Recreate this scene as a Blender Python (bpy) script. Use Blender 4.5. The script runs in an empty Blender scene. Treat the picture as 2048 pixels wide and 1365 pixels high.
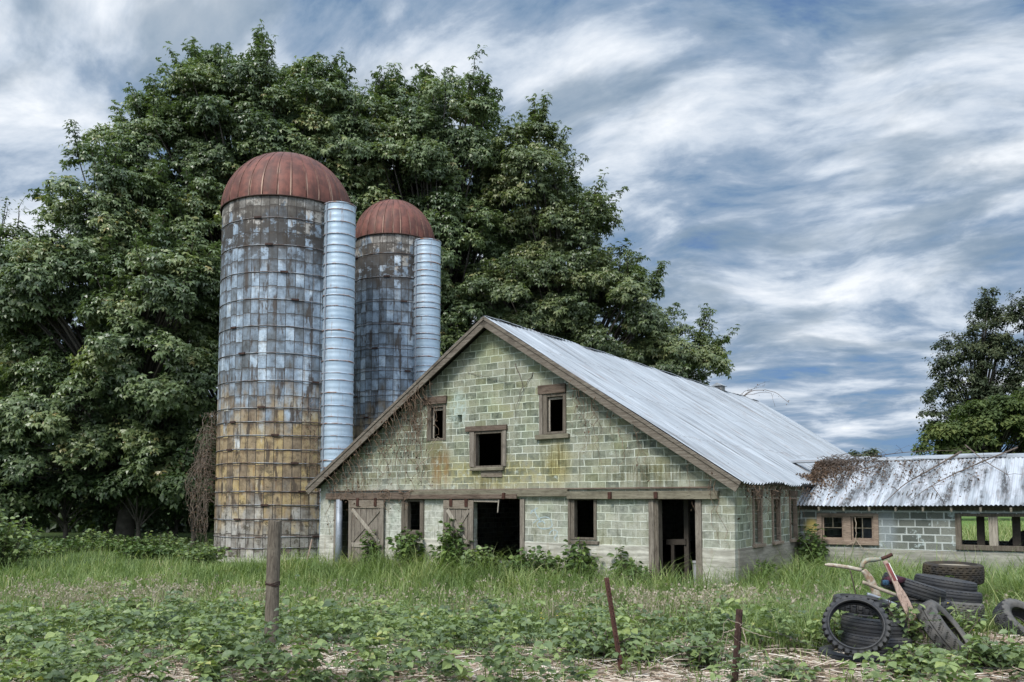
import bpy, bmesh, math, random
import numpy as np
from mathutils import Vector, Matrix

random.seed(7)
rng = np.random.default_rng(11)
C = bpy.context.scene.collection
S = bpy.context.scene
R = math.radians

# ------------------------------------------------------------------ camera
F_PX, HZ, PITCH, CAM_Z = 1629.0, 1002.0, R(3.97), 1.75
Y0 = HZ - F_PX * math.tan(PITCH)
cam_d = bpy.data.cameras.new('camera')
cam = bpy.data.objects.new('camera', cam_d); C.objects.link(cam)
cam.location = (0, 0, CAM_Z); cam.rotation_euler = (R(90) + PITCH, 0, 0)
cam_d.sensor_fit = 'HORIZONTAL'; cam_d.sensor_width = 36; cam_d.lens = 36 * F_PX / 2048
cam_d.shift_y = (Y0 - 682.5) / 2048; cam_d.clip_start = .1; cam_d.clip_end = 6000
S.camera = cam

def at(px, py, Y):
    """world point seen at photo pixel (px, py) at distance Y"""
    x = (px - 1024) / F_PX; z = -(py - Y0) / F_PX
    c, s = math.cos(PITCH), math.sin(PITCH)
    d = Vector((x, c - z * s, s + z * c))
    return Vector((0, 0, CAM_Z)) + d * (Y / d.y)

# ------------------------------------------------------------------ node helpers
def nd(nt, typ, ins=None, **props):
    n = nt.nodes.new(typ)
    for k, v in props.items(): setattr(n, k, v)
    for k, v in (ins or {}).items():
        sk = n.inputs[k]
        if isinstance(v, bpy.types.NodeSocket): nt.links.new(v, sk)
        else:
            if hasattr(sk.default_value, '__len__') and len(sk.default_value) == 4 and len(v) == 3: v = (*v, 1)
            sk.default_value = v
    return n
def ma(nt, op, a, b=0.0, c=0.0, clamp=False):
    n = nt.nodes.new('ShaderNodeMath'); n.operation = op; n.use_clamp = clamp
    for i, v in enumerate((a, b, c)):
        if isinstance(v, bpy.types.NodeSocket): nt.links.new(v, n.inputs[i])
        else: n.inputs[i].default_value = v
    return n.outputs[0]
def mr(nt, v, a, b, c=0.0, d=1.0, smooth=True):
    n = nd(nt, 'ShaderNodeMapRange', {'Value': v, 'From Min': a, 'From Max': b, 'To Min': c, 'To Max': d}, interpolation_type='SMOOTHSTEP' if smooth else 'LINEAR')
    return n.outputs[0]
def mx(nt, f, a, b, blend='MIX'):
    n = nt.nodes.new('ShaderNodeMix'); n.data_type = 'RGBA'; n.blend_type = blend
    for i, v in ((0, f), (6, a), (7, b)):
        if isinstance(v, bpy.types.NodeSocket): nt.links.new(v, n.inputs[i])
        else: n.inputs[i].default_value = v if i == 0 else (*v, 1) if len(v) == 3 else v
    return n.outputs[2]
def ramp(nt, f, stops, mode='LINEAR'):
    n = nt.nodes.new('ShaderNodeValToRGB'); n.color_ramp.interpolation = mode
    e = n.color_ramp.elements
    while len(e) < len(stops): e.new(.5)
    for q, (p, c) in zip(e, stops):
        q.position = p; q.color = (*c, 1) if len(c) == 3 else c
    nt.links.new(f, n.inputs[0]); return n.outputs[0]
def noise(nt, vec, scale, detail=4, rough=.6, dist=0.0):
    return nd(nt, 'ShaderNodeTexNoise', {'Vector': vec, 'Scale': scale, 'Detail': detail, 'Roughness': rough, 'Distortion': dist}).outputs[0]
def mapv(nt, vec, sc=(1, 1, 1), loc=(0, 0, 0), rot=(0, 0, 0)):
    return nd(nt, 'ShaderNodeMapping', {'Vector': vec, 'Scale': sc, 'Location': loc, 'Rotation': rot}).outputs[0]
def newmat(name):
    m = bpy.data.materials.new(name); m.use_nodes = True; nt = m.node_tree; nt.nodes.clear()
    return m, nt
def finish(nt, col, rough=.8, metal=0.0, bump=None, bstr=.4, bdist=.02, spec=.35, extra=None):
    p = nd(nt, 'ShaderNodeBsdfPrincipled', {'Base Color': col, 'Roughness': rough, 'Metallic': metal, 'Specular IOR Level': spec})
    if bump is not None:
        b = nd(nt, 'ShaderNodeBump', {'Height': bump, 'Strength': bstr, 'Distance': bdist})
        nt.links.new(b.outputs[0], p.inputs['Normal'])
    o = nt.nodes.new('ShaderNodeOutputMaterial'); nt.links.new(p.outputs[0], o.inputs[0])
    return p
def objco(nt): return nt.nodes.new('ShaderNodeTexCoord').outputs['Object']
def sep(nt, v):
    n = nd(nt, 'ShaderNodeSeparateXYZ', {0: v}); return n.outputs
def comb(nt, x=0.0, y=0.0, z=0.0):
    return nd(nt, 'ShaderNodeCombineXYZ', {0: x, 1: y, 2: z}).outputs[0]
def blob(nt, x, y, x0, y0, sx, sy):
    """soft elliptical mask 1 at (x0, y0)"""
    a = ma(nt, 'DIVIDE', ma(nt, 'SUBTRACT', x, x0), sx); b = ma(nt, 'DIVIDE', ma(nt, 'SUBTRACT', y, y0), sy)
    d = ma(nt, 'SQRT', ma(nt, 'ADD', ma(nt, 'MULTIPLY', a, a), ma(nt, 'MULTIPLY', b, b)))
    return mr(nt, d, .3, 1.0, 1.0, 0.0)

# ------------------------------------------------------------------ world: nishita sky behind layered clouds
SUN_EL, SUN_AZ = R(48), R(214)            # azimuth clockwise from +Y: behind the camera, to the left
W = bpy.data.worlds.new('World'); S.world = W; W.use_nodes = True
nt = W.node_tree; nt.nodes.clear()
sky = nd(nt, 'ShaderNodeTexSky', sky_type='NISHITA', sun_disc=False, sun_elevation=SUN_EL, sun_rotation=SUN_AZ)
d = nt.nodes.new('ShaderNodeTexCoord').outputs['Generated']
dx, dy, dz = sep(nt, d)
zz = ma(nt, 'ADD', ma(nt, 'MAXIMUM', dz, 0.0), .27)
px, py = ma(nt, 'DIVIDE', dx, zz), ma(nt, 'DIVIDE', dy, zz)
pv = comb(nt, px, py, 0.0)
def warped(v, sc, amt, seed):
    wv = nd(nt, 'ShaderNodeTexNoise', {'Vector': mapv(nt, v, (1, 1, 1), (seed, seed * 2, 0)), 'Scale': sc, 'Detail': 1.5}).outputs[1]
    wv = nd(nt, 'ShaderNodeVectorMath', {0: wv, 1: (.5, .5, .5)}, operation='SUBTRACT').outputs[0]
    wv = nd(nt, 'ShaderNodeVectorMath', {0: wv, 'Scale': amt}, operation='SCALE').outputs[0]
    return nd(nt, 'ShaderNodeVectorMath', {0: v, 1: wv}, operation='ADD').outputs[0]
pw = warped(warped(pv, 1.1, .45, 2), 4.0, .10, 5)
pr = mapv(nt, pw, (1, 1, 1), (0, 0, 0), (0, 0, R(30)))
# drawn-out banks of cloud, drifting from the far left towards the upper right
n1 = noise(nt, mapv(nt, pr, (.75, 1.3, 1), (4.2, .6, 0)), 2.7, 7, .56)
n2 = noise(nt, mapv(nt, pr, (.9, 1.5, 1), (7, 2, 0)), 6.5, 7, .6)
n3 = noise(nt, mapv(nt, pv, (1, 1, 1), (11, 5, 0)), .5, 3, .5)
dens = ma(nt, 'ADD', ma(nt, 'ADD', ma(nt, 'MULTIPLY', n1, .62), ma(nt, 'MULTIPLY', n2, .30)), ma(nt, 'MULTIPLY', n3, .24))
low = mr(nt, dz, .14, .03, 0, .06)
dens = ma(nt, 'SUBTRACT', dens, low)
cloud = ramp(nt, dens, [(.435, (.75, 1.5, 3.1)), (.485, (1.5, 2.3, 3.4)), (.535, (2.4, 3.1, 4.1)), (.59, (4.3, 4.9, 5.7)), (.68, (6.8, 7.1, 7.5))])
# grey undersides where a second, thicker layer drifts in front
n4 = noise(nt, mapv(nt, pr, (.75, 1.3, 1), (1.5, 9, 0)), 3.1, 6, .56)
cloud = mx(nt, mr(nt, n4, .49, .64, 0, .66), cloud, (1.6, 2.25, 3.0))
cover = mr(nt, dens, .42, .52)
skyc = mx(nt, 1.0, sky.outputs[0], (.5, .62, .8), 'MULTIPLY')
col = mx(nt, ma(nt, 'ADD', ma(nt, 'MULTIPLY', cover, .3), .7), skyc, cloud)
# unseen deck overhead and behind the camera, made brighter to light the ground
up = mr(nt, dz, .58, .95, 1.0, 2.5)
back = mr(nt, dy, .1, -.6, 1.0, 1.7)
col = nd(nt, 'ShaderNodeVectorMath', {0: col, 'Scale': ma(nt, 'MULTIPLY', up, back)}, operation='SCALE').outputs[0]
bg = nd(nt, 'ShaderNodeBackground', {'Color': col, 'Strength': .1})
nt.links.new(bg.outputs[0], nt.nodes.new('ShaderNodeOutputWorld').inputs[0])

sl = bpy.data.lights.new('sun', 'SUN'); sl.energy = 2.5; sl.angle = R(18); sl.color = (1, .955, .89)
so = bpy.data.objects.new('sun', sl); C.objects.link(so)
sd = Vector((math.sin(SUN_AZ) * math.cos(SUN_EL), math.cos(SUN_AZ) * math.cos(SUN_EL), math.sin(SUN_EL)))
so.rotation_euler = sd.to_track_quat('Z', 'Y').to_euler(); so.location = (-20, -20, 40)
S.view_settings.view_transform = 'Standard'; S.view_settings.look = 'None'
S.view_settings.exposure = 0.5; S.view_settings.gamma = 1.0
S.cycles.max_bounces = 6; S.cycles.transparent_max_bounces = 4

# ------------------------------------------------------------------ object helpers
def tag(o, label=None, cat=None, group=None, kind=None):
    if label: o['label'] = label
    if cat: o['category'] = cat
    if group: o['group'] = group
    if kind: o['kind'] = kind
    return o
def empty(name, loc=(0, 0, 0), rz=0.0, parent=None):
    o = bpy.data.objects.new(name, None); C.objects.link(o); o.empty_display_size = .3
    o.location = loc; o.rotation_euler = (0, 0, rz)
    if parent: o.parent = parent
    return o
def np_mesh(name, V, F, mat, parent=None, attr=None, smooth=False):
    """V (n,3); F (m,3) or (m,4); one object"""
    V = np.asarray(V, np.float32); F = np.asarray(F, np.int32)
    me = bpy.data.meshes.new(name); k = F.shape[1]
    me.vertices.add(len(V)); me.vertices.foreach_set('co', V.ravel())
    me.loops.add(F.size); me.loops.foreach_set('vertex_index', F.ravel())
    me.polygons.add(len(F)); me.polygons.foreach_set('loop_start', np.arange(0, F.size, k, dtype=np.int32))
    try: me.polygons.foreach_set('loop_total', np.full(len(F), k, np.int32))
    except Exception: pass
    me.polygons.foreach_set('use_smooth', np.full(len(F), smooth))
    me.update(calc_edges=True)
    for an, av in (attr or {}).items():
        a = me.attributes.new(an, 'FLOAT', 'POINT'); a.data.foreach_set('value', np.asarray(av, np.float32))
    o = bpy.data.objects.new(name, me); C.objects.link(o); me.materials.append(mat)
    if parent: o.parent = parent
    return o
class MB:
    def __init__(s): s.v = []; s.f = []
    def add(s, vs, fs):
        n = len(s.v); s.v += [tuple(v) for v in vs]; s.f += [tuple(i + n for i in f) for f in fs]; return s
    def box(s, x0, x1, y0, y1, z0, z1, M=None, j=0.0):
        vs = [Vector((x, y, z)) + Vector((random.uniform(-j, j), random.uniform(-j, j), random.uniform(-j, j))) for z in (z0, z1) for y in (y0, y1) for x in (x0, x1)]
        if M is not None: vs = [M @ v for v in vs]
        return s.add(vs, [(0, 2, 3, 1), (4, 5, 7, 6), (0, 1, 5, 4), (2, 6, 7, 3), (0, 4, 6, 2), (1, 3, 7, 5)])
    def beam(s, a, b, w, h, up=(0, 0, 1)):
        """rectangular bar from a to b; w across, h along up"""
        a, b = Vector(a), Vector(b); t = (b - a).normalized(); u = Vector(up); x = t.cross(u).normalized(); u = x.cross(t)
        vs = []
        for p in (a, b):
            for sx, sz in ((-1, -1), (1, -1), (1, 1), (-1, 1)): vs.append(p + x * (sx * w / 2) + u * (sz * h / 2))
        return s.add(vs, [(3, 2, 1, 0), (4, 5, 6, 7), (0, 1, 5, 4), (1, 2, 6, 5), (2, 3, 7, 6), (3, 0, 4, 7)])
    def tube(s, pts, r, n=6):
        pts = [Vector(p) for p in pts]; k = len(pts)
        rs = r if hasattr(r, '__len__') else [r] * k
        vs = []; ref = Vector((.3, .5, .8))
        for i, p in enumerate(pts):
            t = (pts[min(i + 1, k - 1)] - pts[max(i - 1, 0)])
            t = t.normalized() if t.length > 1e-9 else Vector((0, 0, 1))
            x = t.cross(ref)
            if x.length < 1e-3: x = t.cross(Vector((1, 0, 0)))
            x.normalize(); y = t.cross(x)
            for q in range(n):
                a = 2 * math.pi * q / n; vs.append(p + (x * math.cos(a) + y * math.sin(a)) * rs[i])
        fs = [(i * n + q, i * n + (q + 1) % n, (i + 1) * n + (q + 1) % n, (i + 1) * n + q) for i in range(k - 1) for q in range(n)]
        fs += [tuple(reversed(range(n))), tuple((k - 1) * n + q for q in range(n))]
        return s.add(vs, fs)
    def build(s, name, mat, parent=None, smooth=False, bevel=0.0):
        me = bpy.data.meshes.new(name); me.from_pydata(s.v, [], s.f); me.update()
        if smooth: me.polygons.foreach_set('use_smooth', [True] * len(me.polygons))
        o = bpy.data.objects.new(name, me); C.objects.link(o); me.materials.append(mat)
        if parent: o.parent = parent
        if bevel: b = o.modifiers.new('bevel', 'BEVEL'); b.width = bevel; b.segments = 1; b.limit_method = 'ANGLE'
        return o
def bm_obj(name, bm, mat, parent=None, smooth=False):
    me = bpy.data.meshes.new(name); bmesh.ops.recalc_face_normals(bm, faces=bm.faces); bm.to_mesh(me); bm.free()
    if smooth: me.polygons.foreach_set('use_smooth', [True] * len(me.polygons))
    o = bpy.data.objects.new(name, me); C.objects.link(o); me.materials.append(mat)
    if parent: o.parent = parent
    return o
def curve_pts(ctrl, n):
    """Catmull-Rom through control points"""
    P = [Vector(c) for c in ctrl]; P = [P[0] * 2 - P[1]] + P + [P[-1] * 2 - P[-2]]
    out = []
    m = len(P) - 3
    for i in range(n):
        t = i / (n - 1) * m; k = min(int(t), m - 1); t -= k
        a, b, c, e = P[k:k + 4]
        out.append(.5 * ((2 * b) + (c - a) * t + (2 * a - 5 * b + 4 * c - e) * t * t + (3 * b - a - 3 * c + e) * t ** 3))
    return out
def vnoise(x, y, s, seed=0):
    """smooth pseudo-noise in 0..1 (numpy)"""
    r = np.random.default_rng(seed); o = np.zeros_like(np.asarray(x, float)); tot = 0
    for k in range(7):
        a = r.uniform(0, 2 * np.pi); f = r.uniform(.6, 2.6) / s; w = 1 / (1 + k * .25)
        o = o + w * np.sin((x * np.cos(a) + y * np.sin(a)) * f * 2 * np.pi + r.uniform(0, 6.28)); tot += w
    return np.clip(.5 + o / tot * 1.1, 0, 1)

# ------------------------------------------------------------------ materials
def tiles(nt, x, y, w, h, m0, m1, nz, namp, stag=.5, colj=0.0):
    """running-bond units: returns (inside mask, random value, random colour)"""
    ys = ma(nt, 'DIVIDE', y, h)
    if colj:                                     # columns of tiles, each a little out of line with the next
        cx = ma(nt, 'FLOOR', ma(nt, 'DIVIDE', x, w))
        wn0 = nd(nt, 'ShaderNodeTexWhiteNoise', {'W': cx}, noise_dimensions='1D').outputs[0]
        ys = ma(nt, 'ADD', ys, ma(nt, 'MULTIPLY', wn0, colj))
    row = ma(nt, 'FLOOR', ys)
    xs = ma(nt, 'ADD', ma(nt, 'DIVIDE', x, w), ma(nt, 'MULTIPLY', ma(nt, 'FLOORED_MODULO', row, 2.0), stag))
    if stag: xs = ma(nt, 'ADD', xs, ma(nt, 'MULTIPLY', nd(nt, 'ShaderNodeTexWhiteNoise', {'W': row}, noise_dimensions='1D').outputs[0], .26))
    cl = ma(nt, 'FLOOR', xs)
    fx, fy = ma(nt, 'FRACT', xs), ma(nt, 'FRACT', ys)
    ex = ma(nt, 'MULTIPLY', ma(nt, 'MINIMUM', fx, ma(nt, 'SUBTRACT', 1.0, fx)), w)
    ey = ma(nt, 'MULTIPLY', ma(nt, 'MINIMUM', fy, ma(nt, 'SUBTRACT', 1.0, fy)), h)
    e = ma(nt, 'MINIMUM', ex, ey)
    e = ma(nt, 'ADD', e, ma(nt, 'MULTIPLY', ma(nt, 'SUBTRACT', nz, .5), namp))
    wn = nd(nt, 'ShaderNodeTexWhiteNoise', {'Vector': comb(nt, cl, row, 3.0)}, noise_dimensions='3D')
    tiles.fy = fy; tiles.col = cl
    return mr(nt, e, m0, m1), wn.outputs[0], wn.outputs[1]

def block_mat(name, axis, front=False):
    m, nt = newmat(name); co = objco(nt); o = sep(nt, co); x = o[axis]; z = o[2]
    nf = noise(nt, co, 26, 3); nm = noise(nt, co, 7, 4, .65); nl = noise(nt, co, .8, 4, .6); ns = noise(nt, co, 90, 2)
    wob = noise(nt, co, 1.3, 2); wob2 = noise(nt, mapv(nt, co, (1, 1, 1), (5, 3, 9)), 2.1, 2)
    zz = ma(nt, 'ADD', ma(nt, 'SUBTRACT', z, .62), ma(nt, 'MULTIPLY', ma(nt, 'SUBTRACT', wob, .5), .07)); xw = ma(nt, 'ADD', x, ma(nt, 'MULTIPLY', ma(nt, 'SUBTRACT', wob2, .5), .09))
    ng = noise(nt, co, 1.7, 3)
    jn = ma(nt, 'ADD', ma(nt, 'MULTIPLY', nm, .62), ma(nt, 'MULTIPLY', ng, .38))
    mask, r, rc = tiles(nt, xw, zz, .4064, .2032, .003, .017, jn, .052)
    rr, rg, rb = sep(nt, rc)
    rv_ = ma(nt, 'ADD', ma(nt, 'MULTIPLY', r, .62), ma(nt, 'MULTIPLY', mr(nt, ng, .3, .7), .38))
    blk = ramp(nt, rv_, [(.08, (.075, .084, .072)), (.3, (.160, .170, .132)), (.55, (.250, .249, .196)), (.78, (.315, .303, .225)), (1, (.41, .40, .335))])
    blk = mx(nt, mr(nt, nm, .35, .7, 0, .55), blk, (.34, .345, .265))
    blk = mx(nt, mr(nt, rg, .78, .95, 0, .45), blk, (.26, .245, .13))
    blk = mx(nt, mr(nt, nf, .50, .72, 0, .6), blk, (.085, .098, .078))
    mort = mx(nt, nm, (.42, .435, .37), (.74, .75, .66))
    mort = mx(nt, mr(nt, noise(nt, co, 1.1, 4, .65), .48, .68, 0, .4 if front else .75), mort, blk)
    c = mx(nt, mask, mort, blk)
    # render smears: pale mortar skin left over parts of the blocks
    sm = mr(nt, noise(nt, mapv(nt, co, (1, 1, 1.4)), 2.6, 5, .68), .58, .72, 0, .65)
    c = mx(nt, sm, c, (.44, .48, .42))
    # algae: greenish-yellow growth in broad patches
    c = mx(nt, mr(nt, nl, .46, .68, 0, .50), c, mx(nt, 1.0, c, (.98, 1.02, .82), 'MULTIPLY'))
    if front:
        u = x
        ym = blob(nt, u, z, 7.0, 2.45, 3.6, .75); ym = ma(nt, 'MULTIPLY', ym, mr(nt, nm, .3, .6))
        c = mx(nt, ma(nt, 'MULTIPLY', ym, .7), c, mx(nt, 1.0, c, (1.02, .86, .42), 'MULTIPLY'))
        ym2 = blob(nt, u, z, 9.3, 2.75, .55, .9)
        c = mx(nt, ma(nt, 'MULTIPLY', ym2, .55), c, mx(nt, 1.0, c, (.95, .80, .36), 'MULTIPLY'))
        rm = ma(nt, 'MULTIPLY', blob(nt, u, z, 5.15, 2.75, .62, .95), mr(nt, noise(nt, mapv(nt, co, (3, 3, .7)), 2, 4), .3, .6))
        c = mx(nt, ma(nt, 'MULTIPLY', rm, .8), c, (.22, .115, .035))
        drk = ma(nt, 'MULTIPLY', blob(nt, u, z, 4.9, 3.35, .5, .45), .6)
        c = mx(nt, drk, c, (.13, .115, .04))
        # old whitewash on the lower left and pale patches
        ww = ma(nt, 'MULTIPLY', mr(nt, z, 2.8, 1.3), mr(nt, u, 9.0, 3.5, .42, 1)); ww = ma(nt, 'MULTIPLY', ww, mr(nt, nm, .22, .6, .35, 1))
        c = mx(nt, ma(nt, 'MULTIPLY', ww, .8), c, mx(nt, mr(nt, noise(nt, co, 5.0, 5, .7), .35, .65), (.36, .355, .31), (.62, .60, .54)))
        # rain runs and soot-dark growth, loose patches with a shape of their own
        run = mr(nt, noise(nt, mapv(nt, co, (4.5, 4.5, .55)), 1.6, 5, .68), .53, .67, 0, .75); c = mx(nt, run, c, mx(nt, 1.0, c, (.50, .49, .41), 'MULTIPLY'))
        drip = noise(nt, mapv(nt, co, (9, 9, .5)), 1.5, 4, .6)
        for u0_, z0_, su_, sz_ in ((9.2, 2.95, .62, .75), (7.0, 2.15, .75, .55), (4.15, .45, .55, .5), (10.05, .4, .6, .5), (12.0, 2.4, 1.6, .5), (1.6, 2.35, 1.5, .45)):
            c = mx(nt, ma(nt, 'MULTIPLY', blob(nt, u, z, u0_, z0_, su_, sz_), mr(nt, drip, .40, .60, 0, .8)), c, mx(nt, 1.0, c, (.46, .42, .30), 'MULTIPLY'))
        gr = ma(nt, 'MULTIPLY', mr(nt, noise(nt, mapv(nt, co, (1, 1, 1), (2, 6, 8)), 1.5, 6, .7), .50, .64), .55); c = mx(nt, gr, c, mx(nt, 1.0, c, (.60, .61, .52), 'MULTIPLY'))
        teal = mr(nt, noise(nt, mapv(nt, co, (1, 1, 1), (3, 8, 2)), .75, 4, .6), .52, .68, 0, .4); c = mx(nt, teal, c, mx(nt, 1.0, c, (.90, 1.01, .95), 'MULTIPLY'))
        pat = mr(nt, noise(nt, mapv(nt, co, (1, 1, 1.6), (9, 1, 4)), 2.1, 6, .72), .60, .70, 0, .75); c = mx(nt, pat, c, (.50, .53, .46))
        pl = ma(nt, 'MULTIPLY', blob(nt, u, z, 5.85, 4.45, .45, .75), mr(nt, nm, .35, .6))
        c = mx(nt, ma(nt, 'MULTIPLY', pl, .7), c, (.40, .48, .45))
        tp = ma(nt, 'MULTIPLY', mr(nt, z, 4.0, 6.5), mr(nt, nl, .3, .6))
        c = mx(nt, ma(nt, 'MULTIPLY', tp, .45), c, mx(nt, 1.0, c, (.78, .88, .66), 'MULTIPLY'))
    else:
        st = mr(nt, noise(nt, mapv(nt, co, (3, 3, .4)), 2.0, 4), .5, .75, 0, .6)
        c = mx(nt, st, c, mx(nt, 1.0, c, (.62, .60, .58), 'MULTIPLY'))
    c = mx(nt, 1.0, c, (.985, 1.015, 1.02), 'MULTIPLY')
    c = mx(nt, mr(nt, ns, .55, .8, 0, .45), c, (.06, .07, .055))
    h = ma(nt, 'ADD', ma(nt, 'MULTIPLY', mask, -.35), ma(nt, 'MULTIPLY', nf, .6))
    h = ma(nt, 'ADD', h, ma(nt, 'MULTIPLY', r, .5))
    finish(nt, c, .92, 0, h, .75, .02, .2); return m

def stack_block_mat():
    m, nt = newmat('wing_blocks'); co = objco(nt); o = sep(nt, co); x = o[0]; z = o[2]
    nm = noise(nt, co, 7, 4, .65); nf = noise(nt, co, 28, 3)
    zz = ma(nt, 'SUBTRACT', z, .44)
    jn = ma(nt, 'ADD', ma(nt, 'MULTIPLY', nm, .55), ma(nt, 'MULTIPLY', noise(nt, co, 1.9, 3), .45))
    mask, r, rc = tiles(nt, ma(nt, 'SUBTRACT', x, 16.62), zz, .4064, .2032, .004, .026, jn, .055)
    blk = ramp(nt, r, [(0, (.09, .10, .09)), (.5, (.155, .165, .145)), (1, (.25, .26, .23))])
    blk = mx(nt, mr(nt, nf, .5, .75, 0, .6), blk, (.07, .08, .07))
    mort = mx(nt, nm, (.34, .37, .355), (.55, .58, .56))
    c = mx(nt, mask, mort, blk)
    sm = mr(nt, noise(nt, co, 3.2, 5, .7), .57, .68, 0, .8); c = mx(nt, sm, c, (.46, .53, .53))
    bl = blob(nt, x, z, 16.45, 1.0, .32, .9); c = mx(nt, ma(nt, 'MULTIPLY', bl, .45), c, (.27, .32, .36))
    yl = blob(nt, x, z, 14.45, 1.0, .28, .35); c = mx(nt, ma(nt, 'MULTIPLY', yl, .8), c, (.46, .36, .10))
    finish(nt, c, .92, 0, ma(nt, 'ADD', ma(nt, 'MULTIPLY', mask, -.4), ma(nt, 'MULTIPLY', nf, .7)), .7, .02, .2); return m

def concrete_mat(name, base=(.46, .455, .40), dark=(.24, .235, .20), lines=True, warm=.0):
    m, nt = newmat(name); co = objco(nt); z = sep(nt, co)[2]
    n1 = noise(nt, mapv(nt, co, (.7, .7, 5)), 1.6, 5, .65); n2 = noise(nt, co, 9, 5, .7); n3 = noise(nt, mapv(nt, co, (4, 4, .5)), 1.5, 4)
    c = mx(nt, mr(nt, n1, .35, .7), dark, base)
    c = mx(nt, mr(nt, n2, .5, .75, 0, .5), c, tuple(v * .7 for v in dark))
    c = mx(nt, mr(nt, n3, .55, .72, 0, .5), c, (.30 + warm, .26 + warm * .5, .19))
    f = ma(nt, 'FRACT', ma(nt, 'DIVIDE', z, .19)); ln = mr(nt, ma(nt, 'ADD', ma(nt, 'ABSOLUTE', ma(nt, 'SUBTRACT', f, .5)), ma(nt, 'MULTIPLY', n2, .03)), .47, .5)
    if lines: c = mx(nt, ma(nt, 'MULTIPLY', ln, .45), c, tuple(v * .6 for v in dark))
    finish(nt, c, .9, 0, ma(nt, 'SUBTRACT', n2, ma(nt, 'MULTIPLY', ln, .3)), .35, .02, .25); return m

def wood_mat(name, a, b, axis=2, scale=1.0, dark=(.03, .024, .018)):
    m, nt = newmat(name); co = objco(nt)
    sc = [16, 16, 16]; sc[axis] = 1.1
    n1 = noise(nt, mapv(nt, co, tuple(sc)), 1.6 * scale, 5, .7, .4); n2 = noise(nt, co, 2.2, 4); n3 = noise(nt, mapv(nt, co, tuple(v * 3 for v in sc)), 2.0 * scale, 3)
    c = mx(nt, mr(nt, n1, .3, .7), a, b)
    c = mx(nt, mr(nt, n3, .56, .68, 0, .75), c, dark)
    c = mx(nt, mr(nt, n2, .5, .75, 0, .55), c, tuple(v * .45 for v in a))
    finish(nt, c, .88, 0, ma(nt, 'ADD', n1, n3), .5, .01, .2); return m

def roof_mat(name, run, dirt=0.0, rust=.2):
    """run: axis index of the ribs' direction across the roof (variation goes across, streaks go down)"""
    m, nt = newmat(name); co = objco(nt); o = sep(nt, co)
    across = o[1] if run == 1 else o[0]
    sheet = ma(nt, 'FLOOR', ma(nt, 'DIVIDE', across, .62))
    wn = nd(nt, 'ShaderNodeTexWhiteNoise', {'W': sheet}, noise_dimensions='1D').outputs[0]
    sc = (.25, 3.4, .25) if run == 1 else (3.4, .25, .25)
    st = noise(nt, mapv(nt, co, sc), 1.7, 5, .62); st2 = noise(nt, mapv(nt, co, tuple(v * 3 for v in sc)), 2.2, 4, .6)
    n = noise(nt, co, 14, 3)
    c = ramp(nt, st, [(.30, (.14, .145, .15)), (.43, (.27, .29, .31)), (.58, (.37, .40, .43)), (.80, (.50, .535, .57))])
    c = mx(nt, mr(nt, wn, .0, 1.0, 0, .35), c, (.26, .29, .32))
    c = mx(nt, mr(nt, st2, .6, .72, 0, .5), c, (.15, .155, .16))
    vo = nd(nt, 'ShaderNodeTexVoronoi', {'Vector': co, 'Scale': 4.5}).outputs[0]
    c = mx(nt, mr(nt, vo, .07, .045, 0, .8), c, (.05, .05, .05))
    if dirt:
        dm = noise(nt, mapv(nt, co, (2.1, .42, .42)), 1.15, 4, .62); dn = noise(nt, mapv(nt, co, (2.2, .8, .8)), 9, 6, .78)
        k = ma(nt, 'MULTIPLY', mr(nt, dm, .46, .58), mr(nt, dn, .40, .52)); c = mx(nt, ma(nt, 'MULTIPLY', k, dirt), c, (.040, .035, .031)); br = mr(nt, noise(nt, mapv(nt, co, (1.6, .5, .5), (4, 1, 2)), 1.7, 5, .7), .56, .70, 0, .4); c = mx(nt, br, c, (.17, .125, .095))
        c = mx(nt, mr(nt, noise(nt, mapv(nt, co, (2.4, .3, .3), (8, 2, 5)), 1.6, 3), .46, .58, 0, .45), c, (.66, .69, .74))
    c = mx(nt, ma(nt, 'MULTIPLY', mr(nt, noise(nt, co, 2.7, 4), .62, .75), rust), c, (.19, .085, .04))
    for zl in (3.35, 4.62, 5.9):                  # sheet laps across the slope
        lp = ma(nt, 'ABSOLUTE', ma(nt, 'SUBTRACT', ma(nt, 'ADD', o[2], ma(nt, 'MULTIPLY', ma(nt, 'SUBTRACT', wn, .5), .05)), zl))
        c = mx(nt, ma(nt, 'MULTIPLY', mr(nt, lp, .030, .012), mr(nt, n, .40, .65, .0, .5)), c, (.13, .12, .115))
    rs = noise(nt, mapv(nt, co, tuple(v * 2 for v in sc), (4, 7, 1)), 1.5, 5, .66); c = mx(nt, mr(nt, rs, .57, .70, 0, .55), c, (.21, .15, .115))
    finish(nt, c, .45, .2, n, .08, .01, .45); return m

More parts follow.
